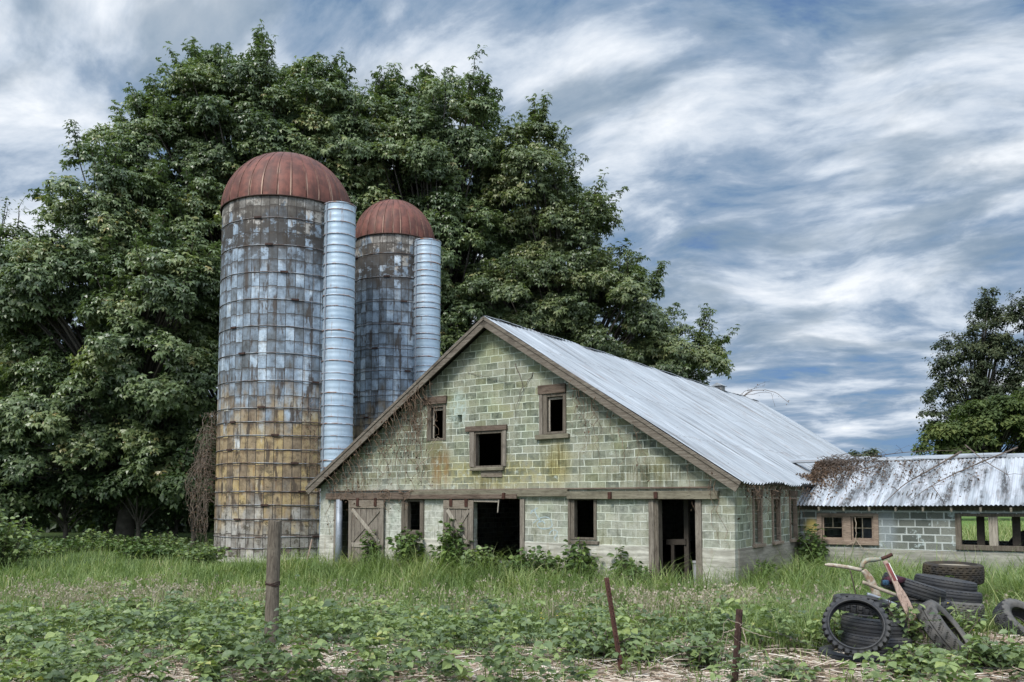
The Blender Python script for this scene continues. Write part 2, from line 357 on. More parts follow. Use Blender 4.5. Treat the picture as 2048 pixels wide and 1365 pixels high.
def silo_mat(name, Rr, base_z, top_z):
    m, nt = newmat(name); co = objco(nt); x, y, z = sep(nt, co)
    arc = ma(nt, 'MULTIPLY', ma(nt, 'ARCTAN2', y, x), Rr)
    cv = comb(nt, arc, z, 0.0)
    n1 = noise(nt, cv, 3.5, 5, .7); n2 = noise(nt, cv, 16, 4, .65); nv = noise(nt, mapv(nt, cv, (2.2, .45, 1)), 1.6, 5, .66); nl = noise(nt, cv, .7, 3)
    mask, r, rc = tiles(nt, arc, z, .336, .52, .004, .019, n2, .018, 0.0, .14)
    fy = tiles.fy; colr = nd(nt, 'ShaderNodeTexWhiteNoise', {'W': tiles.col}, noise_dimensions='1D').outputs[0]
    rr, rg, rb = sep(nt, rc)
    nb = noise(nt, mapv(nt, cv, (1.6, .7, 1)), 1.3, 5, .65)
    t_ = ma(nt, 'ADD', ma(nt, 'ADD', ma(nt, 'MULTIPLY', r, .42), ma(nt, 'MULTIPLY', colr, .16)), ma(nt, 'MULTIPLY', mr(nt, nb, .28, .72), .36))
    t_ = ma(nt, 'ADD', t_, ma(nt, 'MULTIPLY', ma(nt, 'SUBTRACT', ma(nt, 'MULTIPLY', ma(nt, 'SUBTRACT', fy, .5), ma(nt, 'SUBTRACT', rb, .6)), 0.0), -.34))
    t_ = ma(nt, 'ADD', t_, .06)
    blue = ramp(nt, t_, [(.05, (.055, .062, .068)), (.25, (.125, .145, .16)), (.48, (.185, .235, .29)), (.7, (.31, .39, .475)), (.92, (.56, .65, .72))])
    ochr = ramp(nt, t_, [(.05, (.095, .070, .048)), (.3, (.22, .165, .105)), (.55, (.325, .245, .140)), (.75, (.41, .305, .135)), (.95, (.47, .42, .34))])
    pale = ramp(nt, t_, [(.05, (.14, .125, .105)), (.5, (.32, .305, .275)), (.95, (.48, .465, .435))])
    hz = ma(nt, 'DIVIDE', ma(nt, 'SUBTRACT', z, base_z), top_z - base_z)
    hj = ma(nt, 'ADD', hz, ma(nt, 'MULTIPLY', ma(nt, 'SUBTRACT', rg, .5), .08)); hj = ma(nt, 'ADD', hj, ma(nt, 'MULTIPLY', ma(nt, 'SUBTRACT', nb, .5), .42))
    c = mx(nt, mr(nt, hj, .33, .50), ochr, blue)
    c = mx(nt, mr(nt, hj, .19, .07), c, pale)
    c = mx(nt, mr(nt, hj, .925, .95), c, pale)
    # mottling inside each tile and streaks running down
    c = mx(nt, mr(nt, n1, .42, .68, 0, .75), c, mx(nt, 1.0, c, (.42, .40, .38), 'MULTIPLY'))
    c = mx(nt, mr(nt, n2, .55, .8, 0, .55), c, mx(nt, 1.0, c, (1.7, 1.65, 1.6), 'MULTIPLY'))
    c = mx(nt, mr(nt, nv, .535, .63, 0, .88), c, (.055, .040, .029))
    c = mx(nt, mr(nt, noise(nt, mapv(nt, cv, (5, .5, 1), (3, 1, 0)), 1.7, 5, .66), .55, .66, 0, .6), c, mx(nt, 1.0, c, (.62, .42, .28), 'MULTIPLY'))
    # lichen band under the dome
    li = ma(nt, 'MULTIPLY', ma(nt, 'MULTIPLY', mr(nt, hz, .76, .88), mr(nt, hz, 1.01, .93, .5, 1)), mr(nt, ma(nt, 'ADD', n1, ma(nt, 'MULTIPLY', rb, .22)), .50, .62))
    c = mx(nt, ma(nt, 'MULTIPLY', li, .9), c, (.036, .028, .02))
    ms = ma(nt, 'MULTIPLY', mr(nt, hz, .55, .1), mr(nt, noise(nt, cv, 2.2, 5, .75), .54, .63)); c = mx(nt, ma(nt, 'MULTIPLY', ms, .8), c, (.05, .04, .022))
    jd = ma(nt, 'MULTIPLY', mr(nt, ma(nt, 'ADD', fy, ma(nt, 'MULTIPLY', ma(nt, 'SUBTRACT', n1, .5), .5)), .72, 1.0), .7); c = mx(nt, jd, c, mx(nt, 1.0, c, (.42, .34, .28), 'MULTIPLY'))
    c = mx(nt, mask, (.035, .028, .022), c)
    finish(nt, c, .62, 0, ma(nt, 'ADD', ma(nt, 'MULTIPLY', mask, .7), ma(nt, 'MULTIPLY', n2, .25)), .6, .02, .4); return m

def rust_dome_mat():
    m, nt = newmat('rusted_dome'); co = objco(nt); x, y, z = sep(nt, co)
    a = ma(nt, 'ARCTAN2', y, x)
    n1 = noise(nt, co, 2.2, 5, .65); n2 = noise(nt, co, 30, 3)
    c = mx(nt, mr(nt, n1, .35, .7), (.085, .032, .023), (.185, .066, .046))
    c = mx(nt, mr(nt, n2, .5, .8, 0, .4), c, (.055, .024, .018))
    st = noise(nt, comb(nt, ma(nt, 'MULTIPLY', a, 16.0), ma(nt, 'MULTIPLY', z, .35), 0.0), 1.5, 3, .6)
    fr = ma(nt, 'ABSOLUTE', ma(nt, 'SUBTRACT', ma(nt, 'FRACT', ma(nt, 'MULTIPLY', a, 30 / 6.28318)), .5)); seam = mr(nt, fr, .36, .43)
    k = ma(nt, 'MULTIPLY', ma(nt, 'MULTIPLY', mr(nt, st, .46, .58), mr(nt, z, 1.8, .2)), seam); c = mx(nt, ma(nt, 'MULTIPLY', k, .8), c, (.52, .38, .28))
    vs_ = noise(nt, comb(nt, ma(nt, 'MULTIPLY', a, 9.0), ma(nt, 'MULTIPLY', z, .3), 4.0), 1.6, 5, .65); c = mx(nt, mr(nt, vs_, .5, .68, 0, .6), c, (.055, .024, .018))
    tp = mr(nt, z, 1.8, 2.5, 0, .45); c = mx(nt, tp, c, (.17, .10, .09))
    finish(nt, c, .62, .15, n2, .25, .01, .4); return m

def simple_mat(name, col, rough=.8, metal=0.0, var=.35, scale=9.0, col2=None, bstr=.3):
    m, nt = newmat(name); co = objco(nt)
    n = noise(nt, co, scale, 5, .65); n2 = noise(nt, co, scale * 5, 3)
    c = mx(nt, mr(nt, n, .35, .68), col, col2 or tuple(v * (1 - var) for v in col))
    c = mx(nt, mr(nt, n2, .55, .8, 0, .35), c, tuple(v * .4 for v in col))
    finish(nt, c, rough, metal, n2, bstr, .008, .35); return m

def chute_mat():
    m, nt = newmat('galvanised_chute'); co = objco(nt)
    n = noise(nt, co, 3, 4); n2 = noise(nt, mapv(nt, co, (7, 7, .5)), 1.6, 4); n3 = noise(nt, co, 60, 2)
    zc_ = sep(nt, co)[2]; sw_ = nd(nt, 'ShaderNodeTexWhiteNoise', {'W': ma(nt, 'FLOOR', ma(nt, 'DIVIDE', zc_, .43))}, noise_dimensions='1D').outputs[0]
    c = mx(nt, ma(nt, 'ADD', ma(nt, 'MULTIPLY', n, .6), ma(nt, 'MULTIPLY', sw_, .4)), (.27, .37, .46), (.50, .59, .66))
    rs_ = noise(nt, mapv(nt, co, (6, 6, .8), (3, 3, 3)), 1.4, 5, .7); c = mx(nt, mr(nt, rs_, .58, .70, 0, .6), c, (.26, .17, .12)); c = mx(nt, mr(nt, n2, .58, .74, 0, .55), c, (.28, .30, .32)); c = mx(nt, mr(nt, n3, .5, .8, 0, .3), c, (.3, .36, .42))
    finish(nt, c, .42, .35, n, .08, .01, .5); return m

def leaf_mat(name, stops, trans=.3, rough=.5, spec=.35):
    m, nt = newmat(name)
    a = nd(nt, 'ShaderNodeAttribute', attribute_name='rnd').outputs['Fac']
    c = ramp(nt, a, stops)
    p = nd(nt, 'ShaderNodeBsdfPrincipled', {'Base Color': c, 'Roughness': rough, 'Specular IOR Level': spec})
    t = nd(nt, 'ShaderNodeBsdfTranslucent', {'Color': mx(nt, 1.0, c, (1.15, 1.25, .6), 'MULTIPLY')})
    s = nd(nt, 'ShaderNodeMixShader', {0: trans, 1: p.outputs[0], 2: t.outputs[0]})
    nt.links.new(s.outputs[0], nt.nodes.new('ShaderNodeOutputMaterial').inputs[0]); return m

M = {}
M['front'] = block_mat('gable_blocks', 0, True)
M['side'] = block_mat('side_blocks', 1)
M['wing'] = stack_block_mat()
M['plinth'] = concrete_mat('plinth_concrete', (.60, .585, .51), (.30, .29, .245))
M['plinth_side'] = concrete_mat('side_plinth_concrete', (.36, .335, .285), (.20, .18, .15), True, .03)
M['plinth_wing'] = concrete_mat('wing_plinth_concrete', (.40, .39, .34), (.22, .215, .19))
M['woodx'] = wood_mat('weathered_board_across', (.155, .125, .095), (.27, .235, .19), 0)
M['woodz'] = wood_mat('weathered_board_upright', (.135, .115, .094), (.26, .23, .19), 2)
M['woody'] = wood_mat('weathered_rafter', (.15, .125, .095), (.28, .245, .195), 1)
M['beamd'] = wood_mat('dark_beam', (.080, .056, .042), (.165, .128, .10), 0)
M['beaml'] = wood_mat('greenish_beam', (.13, .115, .082), (.235, .215, .16), 0)
M['frame'] = wood_mat('old_window_frame', (.085, .070, .054), (.175, .152, .122), 2)
M['redwood'] = wood_mat('pinkish_window_frame', (.20, .15, .115), (.33, .26, .205), 0)
M['pale'] = wood_mat('pale_brace', (.22, .195, .16), (.40, .36, .30), 2)
M['rake'] = wood_mat('rake_board', (.10, .082, .064), (.205, .18, .148), 0)
M['rough'] = simple_mat('dark_interior_timber', (.06, .05, .04))
M['roof'] = roof_mat('corrugated_iron', 1, 0.0, .10)
M['wroof'] = roof_mat('stained_iron', 0, .95, .25)
M['dome'] = rust_dome_mat()
M['domerib'] = simple_mat('dome_rib', (.075, .028, .02), .6, .2, .5, 5, (.15, .07, .05))
M['hoop'] = simple_mat('iron_hoop', (.10, .062, .045), .55, .4, .3, 2.2, (.34, .37, .40))
M['chute'] = chute_mat()
M['chutering'] = simple_mat('chute_ring', (.42, .50, .58), .5, .4, .3, 3.0, (.24, .12, .07))
M['rust'] = simple_mat('rusty_iron', (.075, .032, .022), .8, .2, .5, 14)
M['darkrust'] = simple_mat('dark_rusty_iron', (.065, .036, .028), .8, .2, .5, 14)
M['wire'] = simple_mat('old_wire', (.11, .108, .105), .6, .5)
M['pipe'] = simple_mat('grey_pipe', (.29, .32, .36), .5, .3, .25, 4)
M['rubber'] = simple_mat('old_rubber', (.024, .026, .031), .62, 0, .35, 5, (.048, .047, .046))
M['rubber2'] = simple_mat('dusty_rubber', (.060, .059, .058), .75, 0, .5, 6, (.115, .108, .098))
M['ochre'] = simple_mat('mud_caked_rubber', (.020, .019, .019), .85, 0, .4, 4, (.048, .037, .022))
M['vine'] = simple_mat('dead_vine', (.24, .165, .115), .9, 0, .5, 12)
M['twig2'] = simple_mat('grey_dead_vine', (.24, .19, .15), .9, 0, .5, 12)
M['cane'] = simple_mat('dry_cane', (.42, .35, .27), .85, 0, .4, 10)
M['twig'] = simple_mat('bare_twig', (.135, .105, .085), .9, 0, .5, 12)
M['bark'] = simple_mat('maple_bark', (.085, .075, .062), .95, 0, .5, 3, (.045, .04, .03), .8)
M['white'] = simple_mat('chipped_cream_paint', (.44, .41, .34), .7, 0, .35, 14, (.24, .15, .09))
M['teal'] = simple_mat('flaked_teal_paint', (.20, .30, .27), .6, .1, .4, 10, (.30, .21, .13))
M['redpaint'] = simple_mat('faded_red_paint', (.17, .04, .038), .65, 0, .4, 10)
M['paddle'] = wood_mat('bare_paddle_wood', (.24, .165, .13), (.38, .29, .24), 2)
M['rag'] = simple_mat('dark_red_cloth', (.06, .018, .03), .95, 0, .5, 14)
M['bluerag'] = simple_mat('blue_cloth', (.03, .075, .13), .95, 0, .5, 14)
M['spray'] = simple_mat('pale_blue_spray', (.40, .50, .53), .9, 0, .2, 30, (.27, .32, .31))
M['chalk'] = simple_mat('white_spray', (.66, .66, .62), .9, 0, .15, 16)
M['grey_metal'] = simple_mat('dull_sheet_metal', (.30, .29, .28), .6, .3)
M['enamel'] = simple_mat('grubby_enamel', (.42, .44, .46), .5)
M['soil'] = simple_mat('bare_soil', (.10, .08, .06), .95)
M['straw_bed'] = simple_mat('pale_fill', (.30, .26, .20), .95, 0, .3, 20)
M['maple'] = leaf_mat('maple_leaf', [(0, (0.058, 0.090, 0.042)), (.35, (0.107, 0.153, 0.064)), (.7, (0.174, 0.226, 0.097)), (.93, (0.255, 0.290, 0.121)), (1, (0.313, 0.267, 0.110))], .28, .38, .6)
M['maple2'] = leaf_mat('maple_leaf_olive', [(0, (0.060, 0.090, 0.040)), (.4, (0.114, 0.151, 0.062)), (.75, (0.180, 0.215, 0.088)), (1, (0.255, 0.244, 0.110))], .30, .40, .55)
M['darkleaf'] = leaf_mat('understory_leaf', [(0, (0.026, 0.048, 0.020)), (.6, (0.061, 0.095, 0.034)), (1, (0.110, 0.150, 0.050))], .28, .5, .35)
M['farleaf'] = leaf_mat('poplar_leaf', [(0, (0.034, 0.048, 0.028)), (.6, (0.063, 0.081, 0.042)), (1, (0.103, 0.115, 0.056))], .22, .6, .2)
M['farbush'] = leaf_mat('far_bush_leaf', [(0, (0.048, 0.074, 0.025)), (.6, (0.090, 0.124, 0.038)), (1, (0.162, 0.184, 0.057))], .28, .6, .2)
M['weed'] = leaf_mat('bramble_leaf', [(0, (.080, .118, .058)), (.35, (.145, .200, .085)), (.7, (.225, .295, .108)), (.97, (.30, .36, .13)), (1, (.38, .38, .14))], .30, .42, .5)
M['shrub'] = leaf_mat('shrub_leaf', [(0, (0.052, 0.089, 0.031)), (.5, (0.103, 0.163, 0.052)), (1, (0.190, 0.263, 0.074))], .30, .45, .4)
M['grass'] = leaf_mat('green_grass', [(0, (.080, .125, .040)), (.4, (.150, .220, .070)), (.7, (.240, .300, .105)), (.9, (.34, .36, .16)), (1, (.44, .41, .24))], .34, .5, .3)
M['drygrass'] = leaf_mat('dry_grass', [(0, (.17, .15, .10)), (.5, (.30, .26, .195)), (1, (.44, .39, .32))], .25, .8, .1)
M['straw'] = leaf_mat('straw', [(0, (.13, .08, .055)), (.35, (.32, .24, .18)), (.7, (.54, .47, .39)), (1, (.72, .67, .60))], .1, .8, .15)
M['deadleaf'] = leaf_mat('dead_leaf', [(0, (.045, .030, .022)), (.6, (.115, .075, .052)), (1, (.22, .155, .11))], .12, .85, .1)
M['yellow'] = leaf_mat('buttercup', [(0, (.75, .55, .05)), (1, (.85, .68, .1))], .2, .5, .2)

# ------------------------------------------------------------------ terrain
def gz(x, y):
    """ground height: falls from the near verge to the barn yard"""
    x = np.asarray(x, float); y = np.asarray(y, float)
    t = np.clip((y - 9.0) / 8.5, 0, 1); t = t * t * (3 - 2 * t)
    n = (vnoise(x, y, 7.0, 3) - .5) * .14 + (vnoise(x, y, 2.2, 5) - .5) * .06
    return -.46 * t + n * np.clip(y / 6, 0, 1) * np.where(y > 60, .3, 1)
def g1(x, y): return float(gz(np.array([x]), np.array([y]))[0])

def build_ground():
    ys = np.concatenate([np.linspace(-40, 4, 12), np.linspace(4.6, 34, 110), np.geomspace(35, 3000, 34)])
    xs = np.concatenate([-np.geomspace(1500, 21, 24), np.linspace(-20, 20, 130), np.geomspace(21, 1500, 24)])
    X, Y = np.meshgrid(xs, ys); V = np.stack([X, Y, gz(X, Y)], -1).reshape(-1, 3)
    nx, ny = len(xs), len(ys); i = np.arange(nx * ny).reshape(ny, nx)
    Fq = np.stack([i[:-1, :-1], i[:-1, 1:], i[1:, 1:], i[1:, :-1]], -1).reshape(-1, 4)
    m, nt = newmat('field_soil'); co = objco(nt); x, y, z = sep(nt, co)
    n = noise(nt, co, .8, 5, .65); n2 = noise(nt, co, 14, 5, .7)
    soil = mx(nt, mr(nt, n2, .3, .7), (.065, .048, .033), (.21, .165, .12))
    green = mx(nt, mr(nt, n2, .3, .7), (.030, .048, .018), (.075, .11, .036))
    k = mr(nt, ma(nt, 'ADD', y, ma(nt, 'MULTIPLY', ma(nt, 'SUBTRACT', n, .5), 5.0)), 9.5, 12.0)
    c = mx(nt, k, soil, green)
    far = ma(nt, 'MULTIPLY', mr(nt, y, 36, 60), mr(nt, x, 6, 16)); c = mx(nt, far, c, mx(nt, n, (.085, .15, .04), (.13, .20, .055)))
    finish(nt, c, .95, 0, n2, .6, .05, .1)
    o = np_mesh('ground', V, Fq, m, smooth=True); tag(o, kind='structure', label='grassy field in front of the barn', cat='ground')
build_ground()

# ------------------------------------------------------------------ the barn
A = R(34.75); LX, LY = -6.382, 27.218; BW = 14.12; WV = 5.38
ca, sa = math.cos(A), math.sin(A)
def bw(u, v, z=0.0):                       # barn frame -> world
    return Vector((LX + u * ca + v * sa, LY - u * sa + v * ca, z))
def to_uv(x, y):
    dx_, dy_ = x - LX, y - LY; return dx_ * ca - dy_ * sa, dx_ * sa + dy_ * ca
APEX, EAVE, OU, OV, ZA, ZE, LEN = BW / 2, 0, .30, .37, 7.0, 2.2, 23.6
SLOPE = (ZA - ZE) / (BW / 2 + OU)
def zroof(u): return ZA - SLOPE * abs(u - APEX)

def slab(x0, x1, z0, z1, holes, t, axis='u', at0=0.0, parent=None, name='wall', mat=None, cuts=None):
    """upright slab with rectangular openings, outer face at at0, going t inwards"""
    xs = sorted({x0, x1, *[h[0] for h in holes], *[h[1] for h in holes]}); zs = sorted({z0, z1, *[h[2] for h in holes], *[h[3] for h in holes]})
    xs = [x for x in xs if x0 <= x <= x1]; zs = [z for z in zs if z0 <= z <= z1]
    solid = lambda i, k: 0 <= i < len(xs) - 1 and 0 <= k < len(zs) - 1 and not any(h[0] <= (xs[i] + xs[i + 1]) / 2 <= h[1] and h[2] <= (zs[k] + zs[k + 1]) / 2 <= h[3] for h in holes)
    P = (lambda x, z, q: (x, at0 + q * t, z)) if axis == 'u' else (lambda x, z, q: (at0 - q * t, x, z))
    bm = bmesh.new(); cache = {}
    def vert(x, z, q):
        k = (round(x, 4), round(z, 4), q)
        if k not in cache: cache[k] = bm.verts.new(P(x, z, q))
        return cache[k]
    for i in range(len(xs) - 1):
        for k in range(len(zs) - 1):
            if not solid(i, k): continue
            a, b, c, e = xs[i], xs[i + 1], zs[k], zs[k + 1]
            for q in (0, 1): bm.faces.new([vert(a, c, q), vert(b, c, q), vert(b, e, q), vert(a, e, q)])
            for di, dk, pa, pb in ((-1, 0, (a, c), (a, e)), (1, 0, (b, c), (b, e)), (0, -1, (a, c), (b, c)), (0, 1, (a, e), (b, e))):
                if not solid(i + di, k + dk): bm.faces.new([vert(*pa, 0), vert(*pb, 0), vert(*pb, 1), vert(*pa, 1)])
    for co_, no_ in (cuts or []):
        g = bm.verts[:] + bm.edges[:] + bm.faces[:]
        bmesh.ops.bisect_plane(bm, geom=g, plane_co=co_, plane_no=no_, clear_outer=True)
    return bm_obj(name, bm, mat, parent)

barn = empty('barn', (LX, LY, 0), -A)
tag(barn, 'old grey block barn with a steep gable, empty windows and corrugated metal roof', 'barn')
ZB, ZC = -.75, .62
holes_g = [(4.70, 5.33, 3.55, 4.62), (6.47, 7.44, 2.69, 3.74), (8.86, 9.50, 3.56, 4.64), (5.81, 5.98, 4.06, 4.28),
           (.80, 1.95, ZC, 1.80), (3.82, 4.45, .80, 1.80), (6.40, 8.10, ZC, 1.80), (9.74, 10.40, .73, 1.84), (12.12, 13.20, ZC, 1.80)]
cuts = [((APEX, 0, ZA - .17), (SLOPE, 0, 1)), ((APEX, 0, ZA - .17), (-SLOPE, 0, 1))]
slab(0, BW, ZC, ZA, holes_g, .2, 'u', 0, barn, 'gable_wall', M['front'], cuts)
slab(0, BW, ZB, ZC, [(.80, 1.95, ZB, ZC), (6.40, 8.10, ZB, ZC), (12.12, 13.20, ZB, ZC)], .235, 'u', -.018, barn, 'plinth', M['plinth'])
holes_s = [(1.32, 1.92, .70, 1.84), (2.86, 3.46, .70, 1.84), (4.45, 5.05, .70, 1.84)]
slab(.2, LEN, ZC, 2.30, holes_s, .2, 'v', BW, barn, 'side_wall', M['side'])
slab(.217, LEN, ZB, ZC, [], .235, 'v', BW + .018, barn, 'side_plinth', M['plinth_side'])
slab(.2, LEN, ZB, 2.30, [], .2, 'v', .2, barn, 'side_wall', M['side'])
slab(.2, BW - .2, ZB, ZA, [], .2, 'u', LEN - .2, barn, 'rear_wall', M['front'], cuts)
fl = MB(); fl.box(.25, BW - .25, .25, LEN - .25, ZB, -.42); fl.build('barn_floor', M['soil'], barn)

def corrugated(name, p_ridge, p_eave, along, length, lam, amp, mat, parent, rows=10, sag=.03, seed=1, wave=None):
    """sheet from ridge to eave, ribs running down the slope; `along` = unit vector of the ridge"""
    pr_, pe_, al = (np.array(v, float) for v in (p_ridge, p_eave, along))
    n = int(length / lam * 6); t = np.linspace(0, length, n + 1); s = np.linspace(0, 1, rows + 1)
    dn = pe_ - pr_; nrm = np.cross(al, dn); nrm /= np.linalg.norm(nrm)
    if nrm[2] < 0: nrm = -nrm
    T, Sg = np.meshgrid(t, s, indexing='ij')
    ph = T / lam * 2 * np.pi
    w = np.sin(ph) if wave is None else wave(T)
    h = amp * w + sag * (vnoise(T, Sg * 6, 5.0, seed) - .5) + .012 * (vnoise(T * 3, Sg, 2.0, seed + 1) - .5)
    jag = np.repeat(np.random.default_rng(seed).uniform(-.03, .03, n // 50 + 2), 50)[:n + 1]
    V = pr_ + T[..., None] * al + Sg[..., None] * dn * (1 + (jag[:, None, None] * (Sg[..., None] > .99)) / 6) + h[..., None] * nrm
    i = np.arange((n + 1) * (rows + 1)).reshape(n + 1, rows + 1)
    Fq = np.stack([i[:-1, :-1], i[1:, :-1], i[1:, 1:], i[:-1, 1:]], -1).reshape(-1, 4)
    return np_mesh(name, V.reshape(-1, 3), Fq, mat, parent, smooth=True)
lx = APEX + (BW / 2 + OU)
corrugated('roof', (APEX, -OV, ZA), (lx, -OV, ZE), (0, 1, 0), LEN + OV, .20, .032, M['roof'], barn, 12, .06, 4)
corrugated('roof', (APEX, -OV, ZA), (-OU, -OV, ZE), (0, 1, 0), LEN + OV, .125, .017, M['roof'], barn, 6, .05, 5)
# sheathing boards under the iron
for sg in (1, -1):
    mb = MB(); e = APEX + sg * (BW / 2 + OU - .06)
    vs = [(APEX, -OV + .03, ZA - .045), (e, -OV + .03, zroof(e) - .045), (e, LEN, zroof(e) - .045), (APEX, LEN, ZA - .045)]
    vs += [(v[0], v[1], v[2] - .03) for v in vs]
    mb.add(vs, [(0, 1, 2, 3), (7, 6, 5, 4), (0, 4, 5, 1), (1, 5, 6, 2), (2, 6, 7, 3), (3, 7, 4, 0)]); mb.build('roof_sheathing', M['rough'], barn)
# ridge cap with a little unevenness
mb = MB(); k = 40
for i in range(k):
    v0, v1 = -OV + (LEN + OV) * i / k, -OV + (LEN + OV) * (i + 1) / k
    dz_ = .03 + .02 * math.sin(i * 1.3)
    mb.add([(APEX - .16, v0, ZA - .075 + dz_), (APEX, v0, ZA + dz_), (APEX + .16, v0, ZA - .075 + dz_), (APEX - .16, v1, ZA - .075 + dz_), (APEX, v1, ZA + dz_), (APEX + .16, v1, ZA - .075 + dz_)], [(0, 1, 4, 3), (1, 2, 5, 4)])
mb.build('ridge_cap', M['roof'], barn)
# rake boards: a broad board with a narrower trim over it
for sg in (1, -1):
    e = APEX + sg * (BW / 2 + OU + .02)
    n_ = Vector((sg * SLOPE, 0, 1)).normalized()
    a_, b_ = Vector((APEX, -OV - .005, ZA)), Vector((e, -OV - .005, zroof(e)))
    mid = a_.lerp(b_, .52)
    for q, (p0, p1) in enumerate(((a_, mid), (mid, b_))):
        mb = MB(); off = n_ * (-.155 - .012 * q)
        mb.beam(p0 + off, p1 + off, .04, .23, n_); mb.build('rake_board', M['rake'], barn, bevel=.004)
    mb = MB(); off = n_ * -.055 + Vector((0, -.03, 0)); mb.beam(a_ + off, b_ + off, .03, .085, n_); mb.build('rake_trim', M['rake'], barn, bevel=.004)
# rafter tails under the eaves
for i in range(24):
    v = .25 + i * .62
    if v > WV + .1: break
    mb = MB(); n_ = Vector((SLOPE, 0, 1)).normalized()
    p0 = Vector((BW - .3, v, zroof(BW - .3))) - n_ * .165; p1 = Vector((lx - .05, v, zroof(lx - .05))) - n_ * .165
    mb.beam(p0, p1, .055, .16, n_); mb.build('rafter_tail', M['pale'], barn, bevel=.004)
# lintel beam and track boards across the front
mb = MB(); mb.box(.37, 4.05, -.12, -.003, 1.79, 2.00, j=.008); mb.build('lintel_beam', M['beamd'], barn, bevel=.006)
mb = MB(); mb.box(3.98, 8.02, -.16, -.122, 1.80, 1.93, j=.008); mb.build('door_track', M['beamd'], barn, bevel=.006)
mb = MB(); mb.box(4.05, 9.62, -.12, -.003, 1.86, 2.06, j=.012); mb.build('lintel_beam', M['beaml'], barn, bevel=.006)
mb = MB(); mb.box(9.62, 13.76, -.14, -.003, 1.79, 1.985, j=.008); mb.build('lintel_beam', M['beaml'], barn, bevel=.006)
mb = MB(); mb.box(.40, 13.6, -.07, -.003, 2.062, 2.085, j=.01); mb.build('lintel_cap', M['beamd'], barn, bevel=.004)
for u in (10.92, 12.20, 7.6):
    mb = MB(); mb.box(u - .04, u + .04, -.20, -.142, 1.80, 1.97, j=.008); mb.build('track_bracket', M['rust'], barn)

def window(u0, u1, z0, z1, depth=.1, fw=.085, proud=.03, lintel=None, sill=None, mat=None, name='window_frame'):
    """frame set into a gable opening"""
    m_ = mat or M['frame']; mb = MB()
    mb.box(u0 - .05, u0 + fw, -proud, depth, z0, z1, j=.004); mb.box(u1 - fw * .6, u1 + .05, -proud, depth, z0, z1, j=.004)
    mb.box(u0 + fw, u1 - fw * .6, -proud + .006, depth, z1 - .07, z1, j=.004); mb.box(u0 + fw, u1 - fw * .6, -proud + .006, depth, z0, z0 + .06, j=.004)
    f = mb.build(name, m_, barn, bevel=.004)
    if lintel:
        mb = MB(); mb.box(lintel[0], lintel[1], -.07, -.004, lintel[2], lintel[3], j=.008); mb.build('lintel', M['beamd'], f, bevel=.005)
    if sill:
        mb = MB(); mb.box(sill[0], sill[1], -.11, .05, sill[2], sill[3], j=.006); mb.build('sill', M['beaml'], f, bevel=.005)
    return f
f = window(4.70, 5.33, 3.55, 4.62, .12, .10, .02, (4.50, 5.42, 4.65, 4.88))
mb = MB(); mb.box(4.82, 5.26, .06, .09, 4.46, 4.53); mb.box(4.82, 4.87, .06, .09, 3.63, 4.46); mb.build('sash', M['pale'], f)
f = window(6.47, 7.44, 2.69, 3.74, .12, .04, .03, (6.15, 7.62, 3.75, 3.90), (6.35, 7.52, 2.61, 2.70))
mb = MB(); mb.box(6.30, 6.46, -.05, -.003, 2.72, 3.74, j=.01); mb.build('jamb_board', M['woodz'], f, bevel=.005)
mb = MB(); mb.box(7.46, 7.58, -.05, -.003, 2.72, 3.74, j=.01); mb.build('jamb_board', M['woodz'], f, bevel=.005)
mb = MB(); mb.box(6.70, 7.44, -.035, -.003, 2.42, 2.605, j=.01); mb.build('apron_board', M['woodx'], f, bevel=.005)
f = window(8.86, 9.50, 3.56, 4.64, .14, .09, .03, (8.66, 9.55, 4.66, 4.90), (8.60, 9.66, 3.42, 3.54))
mb = MB(); mb.box(8.96, 9.45, .05, .08, 4.50, 4.56); mb.box(8.955, 9.0, .05, .08, 3.64, 4.50); mb.build('sash', M['pale'], f)
mb = MB(); mb.box(8.70, 8.80, -.045, -.003, 3.55, 4.65, j=.01); mb.build('jamb_board', M['woodz'], f, bevel=.005)
f = window(3.82, 4.45, .80, 1.80, .12, .09, .03)
mb = MB(); mb.box(3.66, 3.77, -.05, -.003, .64, 1.79, j=.006); mb.box(4.50, 4.56, -.05, -.003, .64, 1.79, j=.006); mb.box(3.77, 4.50, -.05, -.003, .66, .80, j=.006); mb.build('casing', M['frame'], f, bevel=.004)
f = window(9.74, 10.40, .73, 1.84, .14, .05, .03)
mb = MB(); mb.box(9.60, 9.69, -.05, -.003, .62, 1.79, j=.006); mb.box(9.60, 10.52, -.06, -.003, .625, .70, j=.01); mb.build('casing', M['frame'], f, bevel=.004)

# doorways and hung doors
mb = MB(); mb.box(.70, .83, -.06, .1, ZB, 1.78, j=.006); mb.build('door_jamb', M['woodz'], barn, bevel=.005)
mb = MB(); mb.tube([(1.0, -.1, ZB), (1.0, -.1, 1.79)], .105, 14); mb.build('downpipe', M['pipe'], barn, smooth=True)
mb = MB(); mb.box(8.06, 8.20, -.05, .18, ZB, 1.79, j=.006); mb.build('door_jamb', M['woodz'], barn, bevel=.005)
mb = MB(); mb.box(11.94, 12.08, -.06, .0, ZB, 1.785, j=.006); mb.build('door_jamb', M['woodz'], barn, bevel=.005)
mb = MB(); mb.box(12.08, 12.20, -.035, .19, ZB, 1.785, j=.006); mb.build('door_jamb', M['frame'], barn, bevel=.005)
mb = MB(); mb.box(13.16, 13.32, -.05, .19, ZB, 1.785, j=.006); mb.build('door_jamb', M['woodz'], barn, bevel=.005)
